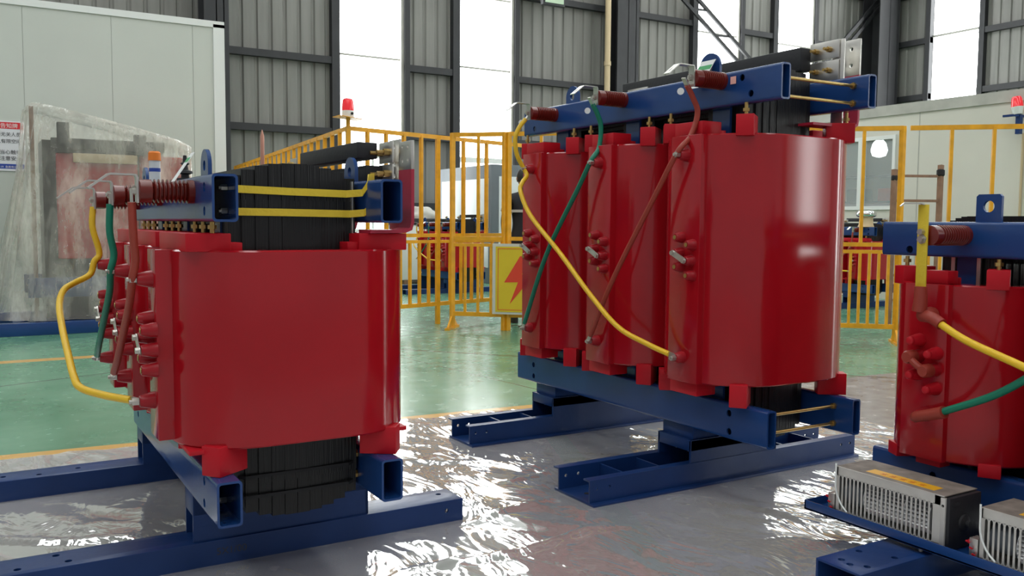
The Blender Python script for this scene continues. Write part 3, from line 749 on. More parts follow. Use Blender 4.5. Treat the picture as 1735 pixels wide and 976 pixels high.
# ---------------------------------------------------------------- middle one
def mid_extra(root, c):
    rail_pair(root, 2.115, 3.745, 2.868, 3.155, [2.33, 2.53, 3.30, 3.52]); rail_pair(root, 2.15, 3.78, 3.965, 4.225, [2.37, 2.57, 3.3, 3.5])
    for y0, y1 in ((2.90, 3.12), (3.99, 4.20)):
        pedestal(root, 2.66, 3.19, y0, y1, .104, .205); MB().box(2.68, 3.17, y0+.01, y1-.01, .204, .266, .003).build('pedestal_cap', M['bluedark'], root)
        for dy in (.06, .14): MB().hexbolt((2.72, y0+dy, .150), (-1, 0, 0), .012, .02).build('anchor_bolt', M['steel'], root)
    for (y0, y1, z0, z1, x0, x1) in ((2.76, 4.02, 1.822, 1.925, 3.12, 3.185), (2.76, 3.45, 1.785, 1.815, 3.10, 3.16)):
        MB().box(x0, x1, y0, y1, z0, z1, .006).build('insulated_busbar', M['black'], root)
    for z0, z1 in ((1.868, 1.945), (1.775, 1.860)):
        pl = MB().box(3.195, 3.201, 2.62, 2.775, z0, z1, .001).build('busbar_plate', M['nickel'], root)
        for y in (2.665, 2.735): MB().hexbolt((3.195, y, (z0+z1)/2), (-1, 0, 0), .012, .020, .022).build('bolt', M['brass'], pl)
    MB().box(3.203, 3.212, 2.60, 2.66, 1.56, 1.945, .001).build('terminal_riser', M['nickel'], root)
    for y in (2.64, 3.23, 3.82):
        t = MB().box(3.300, 3.310, y-.045, y+.045, 1.80, 1.955, .001).build('bar_terminal', M['nickel'], root)
        carve(t, [((3.2, y, z), (3.4, y, z), .009) for z in (1.915, 1.845)])
        MB().ribbon([(3.02, y, 1.575), (3.28, y, 1.575), (3.300, y, 1.585), (3.305, y, 1.61), (3.305, y, 1.80)], (0, 1, 0), .09, .011).build('sleeved_bar', M['redbar'], root)
    # small junction plate with bolts on the far part of the beam
    pl = MB().box(2.97, 2.976, 3.62, 3.78, 1.78, 1.85, .001).build('busbar_plate', M['nickel'], root)
    hang_tag(root, (2.652, 2.835, 1.832), 0, 1, (-.05, .035, -.115), .085)
    MB().box(2.641, 2.6425, 2.715-.0, 2.745, 1.715, 1.745).build('pink_sticker', M['pink'], root, 0).location.y = -.05
mid = dict(cx=2.9225, cy=3.395, hb=.2775, bw=.050, p=.59, yb=(2.452, 4.335), yt=(2.43, 4.285), zb=(.265, .417), zt=(1.63, 1.768),
    holt=[(2.635, 1.735), (2.585, 1.667), (4.18, 1.664)], holb=[(2.661, .374), (2.658, .298), (4.167, .364), (4.166, .301)],
    rods=[(2.50, 1.727), (2.50, 1.655), (2.545, .375), (2.545, .300)], core_x=.185, limb=.135, yoke=.105, pull=.05,
    cc=2.915, a=.398, b=.288, r=.27, zc=(.498, 1.511), xf=2.498, pw=.088, pdy=-.015, pz=(.498, 1.511),
    ebh=(.058, .055), ebx=.09, eby=(.065, .10), bang=37, brad=.400, bh=.072,
    taps=[(.0, 1.096), (-.068, 1.067), (.0, .975), (-.068, .942)], link=[(.005, 1.032), (-.062, 1.002)], ends=(1.431, .600), edy=-.016, studlen=.040,
    ins=[(2.748, 1.735), (3.395, 1.731), (3.98, 1.719)], inst=(2.485, 2.485, 2.485), ribs=9, leadr=.0115,
    leads=[('yellow_jumper', M['yellow'], [(2.463, 3.98, 1.685), (2.425, 3.98, 1.64), (2.402, 3.98, 1.583), (2.410, 3.975, 1.50), (2.448, 3.97, 1.432), (2.455, 3.95, 1.394), (2.41, 3.92, 1.355), (2.388, 3.90, 1.308), (2.388, 3.8, 1.185), (2.40, 3.55, 1.004), (2.398, 3.3, .825), (2.405, 3.1, .698), (2.435, 2.93, .640), (2.455, 2.82, .612)], (2.44, 3.985, 1.668)),
           ('green_jumper', M['green'], [(2.463, 3.395, 1.70), (2.49, 3.395, 1.66), (2.515, 3.397, 1.60), (2.505, 3.397, 1.50), (2.450, 3.384, 1.436), (2.445, 3.47, 1.32), (2.438, 3.73, .995), (2.448, 3.95, .628)], (2.44, 3.40, 1.668)),
           ('brown_jumper', M['brown'], [(2.463, 2.755, 1.705), (2.50, 2.760, 1.66), (2.535, 2.768, 1.60), (2.51, 2.78, 1.505), (2.450, 2.792, 1.436), (2.445, 2.93, 1.25), (2.438, 3.18, .91), (2.448, 3.365, .628)], (2.44, 2.765, 1.680))],
    lug=[(2.67, 2.782, 2.905, 1.766, 1.865, True, .018), (2.67, 3.795, 3.905, 1.766, 1.855, True, .018), (3.175, 2.86, 2.98, 1.766, 1.85, True, .018), (3.175, 3.80, 3.91, 1.766, 1.85, True, .018)],
    extra=mid_extra)
T_mid = transformer(mid, 'tallest red and blue dry transformer, on open blue rails in the middle')

# ---------------------------------------------------------------- right one
def right_extra(root, c):
    channel_box(root, 2.255, 4.2, 1.705, 1.872, .10, [(2.31, 1.82), (2.33, 1.74), (2.42, 1.84), (2.47, 1.745), (2.30, 1.78)])
    channel_box(root, 2.255, 4.2, .83, .99, .10, [(2.31, .92)])
    pedestal(root, 2.98, 3.50, 1.72, 1.86, .098, .178); pedestal(root, 2.98, 3.50, .84, .98, .098, .178)
    # upright flat yellow bar with brown sleeve on the far coil
    y = 1.888; x = 2.755
    m = MB(); m.box(x-.003, x+.003, y-.019, y+.019, .935, 1.222, .001); yb = m.build('yellow_flat_bar', M['tape'], root)
    m = MB(); m.ribbon([(x, y, 1.222), (x-.004, y+.01, 1.226), (x-.045, y+.045, 1.226), (x-.052, y+.052, 1.216)], (.6, .6, 0), .030, .004); hk = m.build('bar_hook', M['nickel'], yb)
    m = MB(); m.lathe((x-.003, y-.001, 1.105), (-1, 0, 0), [(0, .017), (.004, .017), (.004, .011), (.016, .011)], 6); m.hexbolt((x-.003, y, 1.13), (-1, 0, 0), .011, .016); m.build('bolt', M['steel'], yb)
    m = MB(); m.tube([(x, y, .945), (x+.002, y, .90), (x+.004, y+.004, .86)], lambda t: .020+.004*t, 14).build('sleeve_boot', M['boot'], root)
    z = c['ends'][0]
    MB().lathe((c['xf']-.005, y, z), (-1, 0, 0), [(0, .026), (.03, .026), (.06, .022), (.066, .014)], 20).build('terminal_boot', M['boot'], root)
    MB().tube([(x+.012, y-.006, z+.003), (x+.002, y-.05, z-.006), (x-.004, y-.085, z-.022)], .020, 18).build('sleeve_boot', M['boot'], root)
    z2 = c['ends'][1]
    MB().tube([(x+.026, y+.018, z2-.008), (x+.012, y, z2), (x+.005, y-.06, z2+.020), (x+.0, y-.105, z2+.036)], lambda t: .018+.003*t, 16).build('sleeve_boot', M['boot'], root)
    for yc in (1.35, .8):
        for z in c['ends']: MB().lathe((c['xf']-.005, yc, z), (-1, 0, 0), [(0, .026), (.03, .026), (.06, .022), (.066, .014)], 20).build('terminal_boot', M['boot'], root)
cyR = 1.35
right = dict(cx=3.245, cy=cyR, hb=.285, bw=.065, p=.55, yb=(.50, 2.205), yt=(.50, 2.195), zb=(.175, .300), zt=(1.040, 1.165),
    holt=[(2.08, 1.063)], holb=[(1.95, .245)], rods=[(2.15, .24), (2.13, 1.10)], core_x=.20, limb=.12, yoke=.085, pull=.036, pullwhite=True,
    cc=3.25, a=.40, b=.262, r=.255, zc=(.335, .950), xf=2.832, pw=.083, pdy=.018, pz=(.335, .950),
    ebh=(.045, .025), ebx=.045, eby=(.035, .060), bang=29, brad=.385, bh=.055,
    taps=[(.035, .752), (-.032, .712), (.035, .632), (-.032, .590)], link=[(.035, .695), (-.028, .655)], ends=(.845, .495), edy=0, studlen=.052, capped=True,
    ins=[(1.872, 1.118), (1.35, 1.118), (.82, 1.118)], inst=(2.765, 2.765, 2.765), ribs=10, leadr=.0125, brk=False, lugs=False,
    leads=[('yellow_jumper', M['yellow'], [(2.750, 1.81, .826), (2.738, 1.70, .779), (2.72, 1.5, .722), (2.73, 1.2, .62), (2.77, .85, .50)], None),
           ('green_jumper', M['green'], [(2.757, 1.79, .530), (2.75, 1.60, .625), (2.745, 1.45, .74), (2.76, 1.37, .84)], None)],
    lug=[(2.985, 1.752, 1.842, 1.163, 1.260, False, .020), (3.50, 1.752, 1.842, 1.163, 1.260, False, .020), (2.985, .8, .89, 1.163, 1.260, False, .020)],
    extra=right_extra)
T_right = transformer(right, 'red and blue dry transformer cut by the right frame edge, fans standing before its base')

# blue tray and the two fans beside the right transformer
TX0, TX1 = 2.565, 2.86
tr = empty('fan_tray', (2.72, 1.4, .10), 'long blue steel tray carrying the two slotted fans', 'tray')
m = MB(); m.box(TX0, TX1, .5, 2.19, .118, .124); m.box(TX0, TX0+.006, .5, 2.19, .118, .152, .001); m.box(TX1-.006, TX1, .5, 2.19, .118, .152, .001)
m.box(TX0, TX1, 2.184, 2.19, .118, .152)
m.build('tray_body', M['blue'], tr)
m = MB()
for y in (2.12, 2.02, 1.74, 1.4, 1.1):
    m.cyl((TX0+.03, y, .100), (TX0+.03, y, .119), .007); m.cyl((TX1-.03, y, .100), (TX1-.03, y, .119), .007)
m.build('fixing_stud', M['steel'], tr)
def fan(y1, label, n=23):
    y0 = y1-.432; x0 = 2.590; x1 = 2.765; z0, z1 = .1245, .300
    rt_ = empty('cooling_fan', ((x0+x1)/2, (y0+y1)/2, z0), label, 'fan', 'tangential fans on the blue tray')
    cs = MB(); t = .002; ys, ye = y0+.055, y1-.012
    cs.box(x0, x0+t, y0+.03, y1, z0, z0+.022); cs.box(x0, x0+t, y0+.03, y1, z1-.030, z1)
    step = (ye-ys)/n
    for k in range(n+1):
        y = ys+k*step; cs.box(x0, x0+t, y-step*.20, y+step*.20, z0+.02, z1-.028)
        if k < n:                                     # rounded slot ends
            for zc, sg in ((z0+.022, 1), (z1-.030, -1)):
                for e in (-1, 1):
                    yy = y+step/2+e*step*.30; P = [(yy, zc), (yy, zc+sg*.006), (yy-e*step*.15, zc)]
                    cs.prism(P, x0, x0+t, f=lambda p, q, s: (s, p, q))
    cs.box(x0, x0+t, y0+.03, ys-step*.2, z0, z1); cs.box(x0, x0+t, ye+step*.2, y1, z0, z1)
    cs.box(x0, x1, y1-t, y1, z0, z1)
    cs.box(x0, x1, y0+.03, y0+.03+t, z0, z1); cs.box(x1-t, x1, y0+.03, y1, z0, z1); cs.box(x0, x1, y0+.03, y1, z0, z0+t)
    cs.build('slotted_case', M['fancase'], rt_, 0)
    MB().box(x0+.004, x1, y0+.02, y1-.001, z1-.001, z1+.002).build('dusty_top', M['dust'], rt_, 0)
    MB().box(x0-.0005, x0+.006, y0+.02, y1, z1-.001, z1+.0015).build('top_lip', M['fancase'], rt_, 0)
    rot = MB(); cx_, cz = x0+.062, (z0+z1)/2-.004; rr = .054
    for k in range(26):
        a = 2*math.pi*k/26; p = (cx_+rr*math.cos(a), cz+rr*math.sin(a))
        rot.beam((p[0], ys+.02, p[1]), (p[0], ye-.10, p[1]), .0018, .011, upv=(math.cos(a+.5), 0, math.sin(a+.5)))
    for y in (ys+.02, ys+.11, ys+.2, ye-.10): rot.cyl((cx_, y-.001, cz), (cx_, y+.001, cz), rr+.004, seg=26)
    rot.build('impeller', M['blade'], rt_, 0)
    mo = MB(); mo.cyl((cx_, ye-.085, cz), (cx_, ye-.01, cz), .047, seg=26); mo.build('motor', M['cabgrey'], rt_)
    e = MB(); e.box(x0+.006, x1-.002, y0+.004, y0+.03, z0+.004, z1-.004, .002); e.lathe((cx_+.02, y0+.004, cz), (0, -1, 0), [(0, .028), (.006, .026), (.012, .010), (.022, .010)], 20)
    e.build('end_plate', M['black'], rt_)
    MB().box(x0+.02, x0+.055, y0+.0, y0+.012, z1-.030, z1-.018).build('end_plate_tab', M['black'], rt_)
    m = MB(); m.box(x0-.001, x0+.018, y0+.016, y0+.032, z0, z1-.004, .001); fl_ = m.build('mounting_flange', M['fancase'], rt_); carve(fl_, [((x0-.02, y0+.024, z1-.03), (x0+.03, y0+.024, z1-.03), .005)])
    MB().box(x0+.028, x0+.078, y0+.075, y1-.10, z1+.002, z1+.0026).build('warning_sticker', M['sticker'], rt_, 0)
    m = MB()
    for k in range(5):
        yk = y0+.12+k*.036
        m.box(x0+.042, x0+.045, yk, yk+.022, z1+.0026, z1+.003); m.box(x0+.055, x0+.058, yk, yk+.022, z1+.0026, z1+.003)
        m.box(x0+.040, x0+.062, yk+.009, yk+.012, z1+.0026, z1+.003); m.box(x0+.048, x0+.051, yk+.003, yk+.019, z1+.0026, z1+.003)
    m.build('sticker_print', M['stickerink'], rt_, 0)
    # terminal block and white cable at the far end
    tb = MB()
    for k in range(3): tb.box(x0-.004+.014*k, x0+.007+.014*k, y1+.001, y1+.028, z0+.012, z0+.075, .001)
    tbo = tb.build('terminal_block', M['nickel'], rt_)
    wm = MB()
    for k in range(3): wm.cyl((x0-.008, y1+.006+.009*k, z0+.025+.018*k), (x0-.014, y1+.012+.009*k, z0+.030+.018*k), .003); wm.cyl((x0+.002+.014*k, y1+.028, z0+.055), (x0+.0+.014*k, y1+.042, z0+.060), .003)
    wm.build('terminal_wire', M['redblock'], rt_)
    MB().tube([(x0-.006, y1-.004, z1+.012), (x0-.011, y1-.008, z1-.02), (x0-.014, y1-.012, z1-.075), (x0-.012, y1-.03, z1-.12), (x0-.014, y1-.06, z0+.028)], .0032, 8).build('white_cable', M['tag'], rt_, 60)
    return rt_
fan(2.075, 'slotted grey fan on the blue tray, whole, its orange sticker on the dusty top')
fan(1.545, 'slotted grey fan on the blue tray, cut off by the right edge of the frame')

# ================================================================== FENCES
def fence(name, P, Q, ztop, zmid, zbot, n_up, n_lo, label, cat, posts=(True, True), post_z=0.0, feet=(), group='amber steel fence sections'):
    P, Q = Vector((*P, 0)), Vector((*Q, 0)); mid_ = (P+Q)/2; o = empty(name, mid_, label, cat, group)
    d = (Q-P); F_ = M['fence']
    def at(t, z): return Vector((P.x+d.x*t, P.y+d.y*t, z))
    for z, h, nm in ((ztop, .045, 'top_rail'), (zmid+.02, .04, 'middle_rail'), (zmid-.05, .035, 'middle_rail'), (zbot, .045, 'bottom_rail')):
        MB().beam(at(0, z), at(1, z), .03, h).build(nm, F_, o, 0)
    for t, on in ((0, posts[0]), (1, posts[1])):
        if on: MB().beam(at(t, post_z), at(t, ztop+.02), .045, .045, upv=(0, 1, 0)).build('post', F_, o, 0)
    for k in range(1, n_up): MB().beam(at(k/n_up, zmid), at(k/n_up, ztop), .04, .03, upv=(*d.normalized().to_2d(), 0)).build('baluster', F_, o, 0)
    for k in range(1, n_lo): MB().beam(at(k/n_lo, zbot), at(k/n_lo, zmid-.05), .034, .025, upv=(*d.normalized().to_2d(), 0)).build('baluster', F_, o, 0)
    for t in feet:
        c_ = at(t, 0); dn = d.normalized(); nn = Vector((-dn.y, dn.x, 0)); m = MB()
        m.beam(c_-nn*.2+Vector((0, 0, .012)), c_+nn*.2+Vector((0, 0, .012)), .05, .024)
        for s in (-1, 1):
            q = c_+nn*.17*s; m.hexa([q-dn*.01+Vector((0, 0, .02)), q+dn*.01+Vector((0, 0, .02)), c_+dn*.01+Vector((0, 0, .02)), c_-dn*.01+Vector((0, 0, .02)),
                                   q-dn*.01+Vector((0, 0, .03)), q+dn*.01+Vector((0, 0, .03)), c_+dn*.01+Vector((0, 0, .16)), c_-dn*.01+Vector((0, 0, .16))])
        m.build('foot', F_, o, 0)
    return o
PC = (3.30, 8.77)
fence('fence_section', (4.02, 16.3), PC, 2.10, .985, .23, 23, 40, 'amber fence section running back behind the left transformer core', 'fence', feet=(0,))
fence('fence_section', PC, (4.48, 9.10), 2.10, .985, .23, 5, 9, 'amber fence section below the red beacon, turning at its post', 'fence', posts=(False, True), feet=(0,))
fence('fence_section', (4.50, 9.106), (6.3, 9.60), 2.10, .985, .23, 5, 11, 'amber fence section behind the gate leaf, in front of the grey cabinet', 'fence', posts=(False, True), feet=(1,))
PB = (4.42, 8.62); QB = (7.62, 5.57)
u = ((QB[0]-PB[0]), (QB[1]-PB[1]))
fence('fence_section', PB, (PB[0]+u[0]*.13, PB[1]+u[1]*.13), 2.085, .962, .165, 2, 4, 'narrow amber gate leaf beside the yellow lightning board', 'fence', post_z=0, feet=(0,))
fence('fence_section', (PB[0]+u[0]*.14, PB[1]+u[1]*.14), (PB[0]+u[0]*.85, PB[1]+u[1]*.85), 2.085, .962, .165, 9, 22, 'amber fence section behind the tall transformer, carrying the yellow lightning board', 'fence')
fence('fence_section', (PB[0]+u[0]*.86, PB[1]+u[1]*.86), (PB[0]+u[0]*1.018, PB[1]+u[1]*1.018), 2.085, .945, .165, 2, 8, 'amber fence section between the tall transformer and the right one', 'fence', feet=(1,))
fence('fence_section', (PB[0]+u[0]*1.033, PB[1]+u[1]*1.033), (PB[0]+u[0]*1.45, PB[1]+u[1]*1.45), 2.085, .945, .165, 5, 18, 'amber fence section at the right, in front of the cream office wall', 'fence', posts=(False, True))
# lightning board on the gate
n_ = Vector((-(u[1]), u[0], 0)).normalized()*-1
d_ = Vector((u[0], u[1], 0)).normalized()
if n_.y > 0: n_ = -n_
b0 = Vector((PB[0]+u[0]*.105, PB[1]+u[1]*.105, 0))+n_*.05
def onb(s, z, k=0): return b0+d_*s+n_*k+Vector((0, 0, z))
bd = empty('warning_board', b0+d_*.32, 'yellow warning board with a red lightning bolt hung on the amber fence', 'sign')
def slab(s0, s1, z0, z1, k0, k1, nm, m_, par):
    m = MB(); m.hexa([onb(s0, z0, k0), onb(s1, z0, k0), onb(s1, z0, k1), onb(s0, z0, k1), onb(s0, z1, k0), onb(s1, z1, k0), onb(s1, z1, k1), onb(s0, z1, k1)]); return m.build(nm, m_, par, 0)
slab(0, .64, .18, .93, 0, .02, 'board_backing', M['roompanel'], bd)
pn = slab(.035, .61, .205, .90, .019, .024, 'board_panel', M['signyellow'], bd)
for q in ((.06, .585, .225, .231), (.06, .585, .874, .880)): slab(*q, .024, .0255, 'border_line', M['boltred'], pn)
for q in ((.06, .066, .225, .88), (.579, .585, .225, .88)): slab(*q, .024, .0255, 'border_line', M['boltred'], pn)
m = MB(); Pz = [(.30, .80), (.13, .52), (.28, .525), (.19, .29), (.46, .62), (.32, .61), (.42, .80)]
m.rings([[onb(s, z, .0245) for s, z in Pz], [onb(s, z, .0262) for s, z in Pz]]); m.build('lightning_bolt', M['boltred'], pn, 0)
# beacon on the fence corner
bc = empty('beacon_lamp', (PC[0], PC[1], 2.12), 'red and white warning beacon on the fence corner post', 'beacon')
MB().cyl((*PC, 2.12), (*PC, 2.20), .022).build('beacon_post', M['fence'], bc)
MB().box(PC[0]-.13, PC[0]+.13, PC[1]-.10, PC[1]+.10, 2.20, 2.206, rot=Matrix.Rotation(R(5), 3, 'Y')).build('beacon_plate', M['fence'], bc)
MB().lathe((*PC, 2.206), (0, 0, 1), [(0, .062), (.008, .064), (.07, .060), (.072, .056)], 24).build('beacon_base', M['white'], bc)
MB().lathe((*PC, 2.278), (0, 0, 1), [(0, .060), (.01, .062), (.09, .056), (.115, .048), (.125, .030), (.128, .004)], 24).build('beacon_lens', M['redlamp'], bc)
MB().cyl((PC[0]+.02, PC[1]-.062, 2.245), (PC[0]+.02, PC[1]-.068, 2.245), .014).build('buzzer_hole', M['hole'], bc)
# beacon on the office wall
by = 6.97
ob = empty('beacon_lamp', (OX-.14, by, 2.1), 'red and white beacon on a dark bracket against the cream office wall', 'beacon')
m = MB(); m.box(OX-.17, OX-.10, by-.03, by+.03, 2.40, 2.66); m.box(OX-.20, OX-.0, by-.02, by+.02, 2.63, 2.66); m.box(OX-.19, OX-.15, by+.02, by+.20, 2.64, 2.67)
m.build('beacon_bracket', M['bluedark'], ob)
MB().lathe((OX-.14, by+.02, 2.665), (0, .12, 1), [(0, .055), (.10, .078), (.103, .07)], 24).build('beacon_base', M['white'], ob)
MB().lathe((OX-.14, by+.03, 2.765), (0, .12, 1), [(0, .076), (.11, .066), (.14, .052), (.147, .003)], 24).build('beacon_lens', M['redlamp'], ob)
m = MB(); m.cyl((OX-.02, by, 0), (OX-.02, by, 2.42), .017); settle(tag(m.build('conduit', M['cream']), 'cream conduit running up the office wall under the beacon', 'conduit'))

# ================================================================== BACKGROUND THINGS
# more transformers of the same family beyond the fences
def far_copy(loc, k, label):
    o = copy_tree(T_left); o.location = loc; o.scale = (k, k, k); o['label'] = label
    for ch in list(o.children):
        if ch.name.split('.')[0] in ('webbing_strap', 'paper_tag', 'pen_mark', 'pin_insulator', 'copper_rod'):
            for g_ in list(ch.children): bpy.data.objects.remove(g_)
            bpy.data.objects.remove(ch)
    return o
far_copy((6.82, 13.35, 0), .90, 'distant red and blue dry transformer behind the fence, left of the yellow lightning board')
far_copy((10.62, 8.52, 0), .88, 'distant red and blue dry transformer behind the fence, under the office window')
# pin insulator and copper rod on the left transformer
MB().lathe((.64, 3.30, 1.283), (0, 0, 1), [(0, .012), (.006, .028), (.014, .028), (.016, .014), (.028, .013), (.032, .026), (.040, .024), (.044, .012), (.06, .009), (.066, .016), (.072, .008), (.094, .006), (.095, .002)], 20).build('pin_insulator', M['black'], T_left)
MB().lathe((1.00, 3.62, 1.30), (0, 0, 1), [(0, .008), (.19, .008), (.215, .001)], 10).build('copper_rod', M['copper'], T_left)
bt = empty('glue_tube', (.615, 3.76, 1.283), 'white tube with an orange cap standing on the blue beam of the small transformer', 'tube')
MB().lathe((.615, 3.76, 1.2835), (0, 0, 1), [(0, .021), (.10, .021), (.112, .012), (.115, .010)], 20).build('tube_body', M['cabwhite'], bt)
MB().lathe((.615, 3.76, 1.3835), (0, 0, 1), [(0, .024), (.03, .023), (.036, .018)], 20).build('tube_cap', M['orange'], bt)
MB().lathe((.615, 3.76, 1.34), (0, 0, 1), [(0, .0215), (.014, .0215)], 20).build('tube_label', M['signblue'], bt)

# wrapped transformer at the far left
wt = empty('dry_type_transformer', (1.2, 10.75, 0), 'red dry transformer shrouded in a hanging plastic sheet beside the pale cabin wall', 'transformer')
m = MB()
for y in (9.99, 11.20): m.box(-.25, 2.2, y, y+.14, 0, .125, .004)
for x_ in (.3, 1.9): m.box(x_, x_+.1, 10.1, 11.25, .02, .12, .004)
m.build('base_channel', M['blue'], wt)
for y in (10.30, 11.10): MB().box(.45, 2.0, y, y+.08, .35, .55, .004).build('bottom_clamp_beam', M['bluedark'], wt)
m = MB(); m.box(.62, 1.8, 10.45, 11.05, .12, 1.97); m.build('laminated_core', M['core'], wt, 0)
for xx in (1.14, 1.78):
    m = MB(); m.ring_prism(rrect(xx, 10.75, .40 if xx < 1.5 else .235, .34, .06, 6), rrect(xx, 10.75, .3 if xx < 1.5 else .18, .26, .05, 6), .74, 1.84, .01); m.build('high_voltage_coil', M['red'], wt)
for xx in (.76, 1.50): MB().box(xx, xx+.11, 10.34, 10.46, 1.84, 2.15 if xx < 1 else 2.06, .004).build('clamp_post', M['black'], wt)
MB().box(.70, 1.80, 10.36, 10.44, 1.88, 1.99, .004).build('top_clamp_beam', M['black'], wt)
MB().box(.90, 1.52, 10.35, 10.40, 1.745, 1.84, .004).build('packing_batten', M['cream'], wt)
MB().box(.52, .56, 10.6, 10.64, .125, 2.32).build('shroud_prop', M['wood'], wt)
def shroud():
    m = MB(); n = 150; lv = 46; rows = []
    for j in range(lv+1):
        t = j/lv; row = []
        for i in range(n):
            a = 2*math.pi*i/n; ca, sa = math.cos(a), math.sin(a)
            e = .55
            sx = math.copysign(abs(ca)**e, ca); sy = math.copysign(abs(sa)**e, sa)
            if t < .8:
                k = t/.8; kk = k**.75
                hx = .98+(.80-.98)*kk; hy = .68+(.50-.68)*kk; cx_ = 1.10+(1.30-1.10)*kk; cy_ = 10.75
                x = cx_+hx*sx; y = cy_+hy*sy
                zt = 2.36-.23*(x-.5)
                f = noise.noise(Vector((math.cos(a)*5, math.sin(a)*5, t*1.4)))*.09*(1-k*.65)+noise.noise(Vector((math.cos(a)*14, math.sin(a)*14, t*3)))*.03+abs(noise.noise(Vector((x*3+t*2.5, y*3, t*2))))*.05
                x += sx*f; y += sy*f; z = .135+(zt-.135)*k
                if k < .06: z += .012*noise.noise(Vector((x*6, y*6, 0)))
            else:
                k = (t-.8)/.2
                x = 1.30+.80*sx*(1-k)*.98; y = 10.75+.50*sy*(1-k)*.98
                z = 2.36-.23*(x-.5)+noise.noise(Vector((x*4, y*4, 2)))*.03*min(1, k*4)
                if k >= 1: x += .01*ca; y += .01*sa
            for (ax, ay, bx, by_, hh, ww) in ((1.12, 2.60, 2.12, 2.62, .022, .018), (1.4, 2.95, 2.05, 3.02, .014, .014), (1.9, 3.30, 2.3, 3.42, .010, .012), (-.4, 3.9, .5, 3.35, .016, .02)):
                tt = max(0, min(1, ((x-ax)*(bx-ax)+(y-ay)*(by_-ay))/((bx-ax)**2+(by_-ay)**2)))
                dd = math.hypot(x-ax-tt*(bx-ax), y-ay-tt*(by_-ay)+.02*math.sin(x*9))
                z += hh*math.exp(-(dd/ww)**2)*(1-abs(2*tt-1)**3)
            row.append(m.bm.verts.new((x, y, z)))
        rows.append(row)
    for A, B in zip(rows, rows[1:]):
        for i in range(n): m.bm.faces.new((A[i], A[(i+1) % n], B[(i+1) % n], B[i]))
    return m.build('plastic_shroud', M['wrap'], None, 180)
tag(settle(shroud()), 'tall translucent plastic sheet draped over the red transformer at the far left', 'plastic sheet')

# safety notice on the cabin wall
sg = empty('safety_notice', (.28, RY, 1.73), 'white safety notice with red heading on the pale cabin wall, cut by the left edge', 'sign')
ZS = lambda y: 2.27-(y-209)*.00686
MB().box(-.10, .54, RY-.012, RY-.001, ZS(291), ZS(207), .002).build('notice_board', M['signwhite'], sg, 0)
MB().box(-.09, .525, RY-.0135, RY-.012, ZS(220), ZS(209)).build('red_heading', M['signred'], sg, 0)
MB().box(-.09, .525, RY-.0135, RY-.012, ZS(287), ZS(279)).build('blue_footer', M['signblue'], sg, 0)
for s_, sz, y_, xr, mt in (('安全告知牌', .060, 218, .470, 'inkwhite'), ('严禁无关人员', .052, 232, .500, 'ink'), ('进入有限空间', .052, 243.5, .500, 'ink'), ('当心触电', .056, 262, .500, 'ink'), ('注意安全', .056, 272.5, .500, 'ink'), ('119  急救电话  120', .030, 285.5, .510, 'inkwhite')):
    text(s_, sz, M[mt], sg, (xr, RY-.0142, ZS(y_)), TXZ, 'lettering', .0006, 'RIGHT')

# grey and white cabinet
kb = empty('test_cabinet', (9.2, 15.6, 0), 'grey framed cabinet with white panels behind the fence, right of the pale glass strip', 'cabinet')
cx0, cx1, cy0, cy1, ct = 8.3, 10.2, 14.6, 16.75, 2.24
MB().box(cx0, cx1, cy0, cy1, 0, ct, .01).build('cabinet_body', M['cabgrey'], kb)
for a, b in ((cy0+.10, cy0+1.02), (cy0+1.10, cy1-.1)):
    MB().box(cx0-.012, cx0+.004, a, b, 1.05, 1.98, .003).build('side_panel', M['cabwhite'], kb)
    MB().box(cx0-.012, cx0+.004, a, b, .30, .72, .003).build('side_panel', M['cabwhite'], kb)
MB().box(cx0-.014, cx0, cy0+.35, cy0+.75, .83, .90, .002).build('name_strip', M['cabwhite'], kb)
MB().box(cx0+.16, cx1-.1, cy0-.012, cy0+.004, .2, 2.02, .003).build('front_door', M['cabwhite'], kb)
fp = MB().box(cx0+.62, cx0+.84, cy0-.018, cy0-.010, 1.15, 1.62, .002).build('door_notice', M['signwhite'], kb)
MB().box(cx0+.66, cx0+.80, cy0-.020, cy0-.018, 1.30, 1.52).build('notice_print', M['signblue'], fp, 0)
# white crate with a sack on it
cr_ = empty('white_crate', (7.15, 15.6, 0), 'white crate behind the fence with a grey sack lying on it', 'crate')
m = MB(); m.box(6.75, 7.75, 15.2, 15.9, .08, 1.10, .01); m.build('crate_body', M['white'], cr_)
m = MB(); m.box(6.73, 7.77, 15.18, 15.92, 1.10, 1.22, .01); m.build('crate_lid', M['darksteel'], cr_)
m = MB()
for xx in (6.85, 7.25, 7.65): m.box(xx-.05, xx+.05, 15.2, 15.9, 0, .08)
m.build('crate_foot', M['wood'], cr_)
m = MB(); rows = []
for j in range(13):
    a = math.pi/2*j/12; row = []
    for i in range(36):
        b = 2*math.pi*i/36; f = 1+.16*noise.noise(Vector((math.cos(b)*2, math.sin(b)*2, j*.3)))
        row.append(m.bm.verts.new((7.25+.44*math.cos(a)*math.cos(b)*f, 15.55+.30*math.cos(a)*math.sin(b)*f, 1.221+.22*math.sin(a)*f+.015*noise.noise(Vector((i, j, 3))))))
    rows.append(row)
for A, B in zip(rows, rows[1:]):
    for i in range(36): m.bm.faces.new((A[i], A[(i+1) % 36], B[(i+1) % 36], B[i]))
m.bm.faces.new(rows[0][::-1]); m.bm.faces.new(rows[-1])
tag(settle(m.build('grey_sack', M['trimgrey'], None, 60)), 'lumpy grey sack lying on the white crate behind the fence', 'sack')

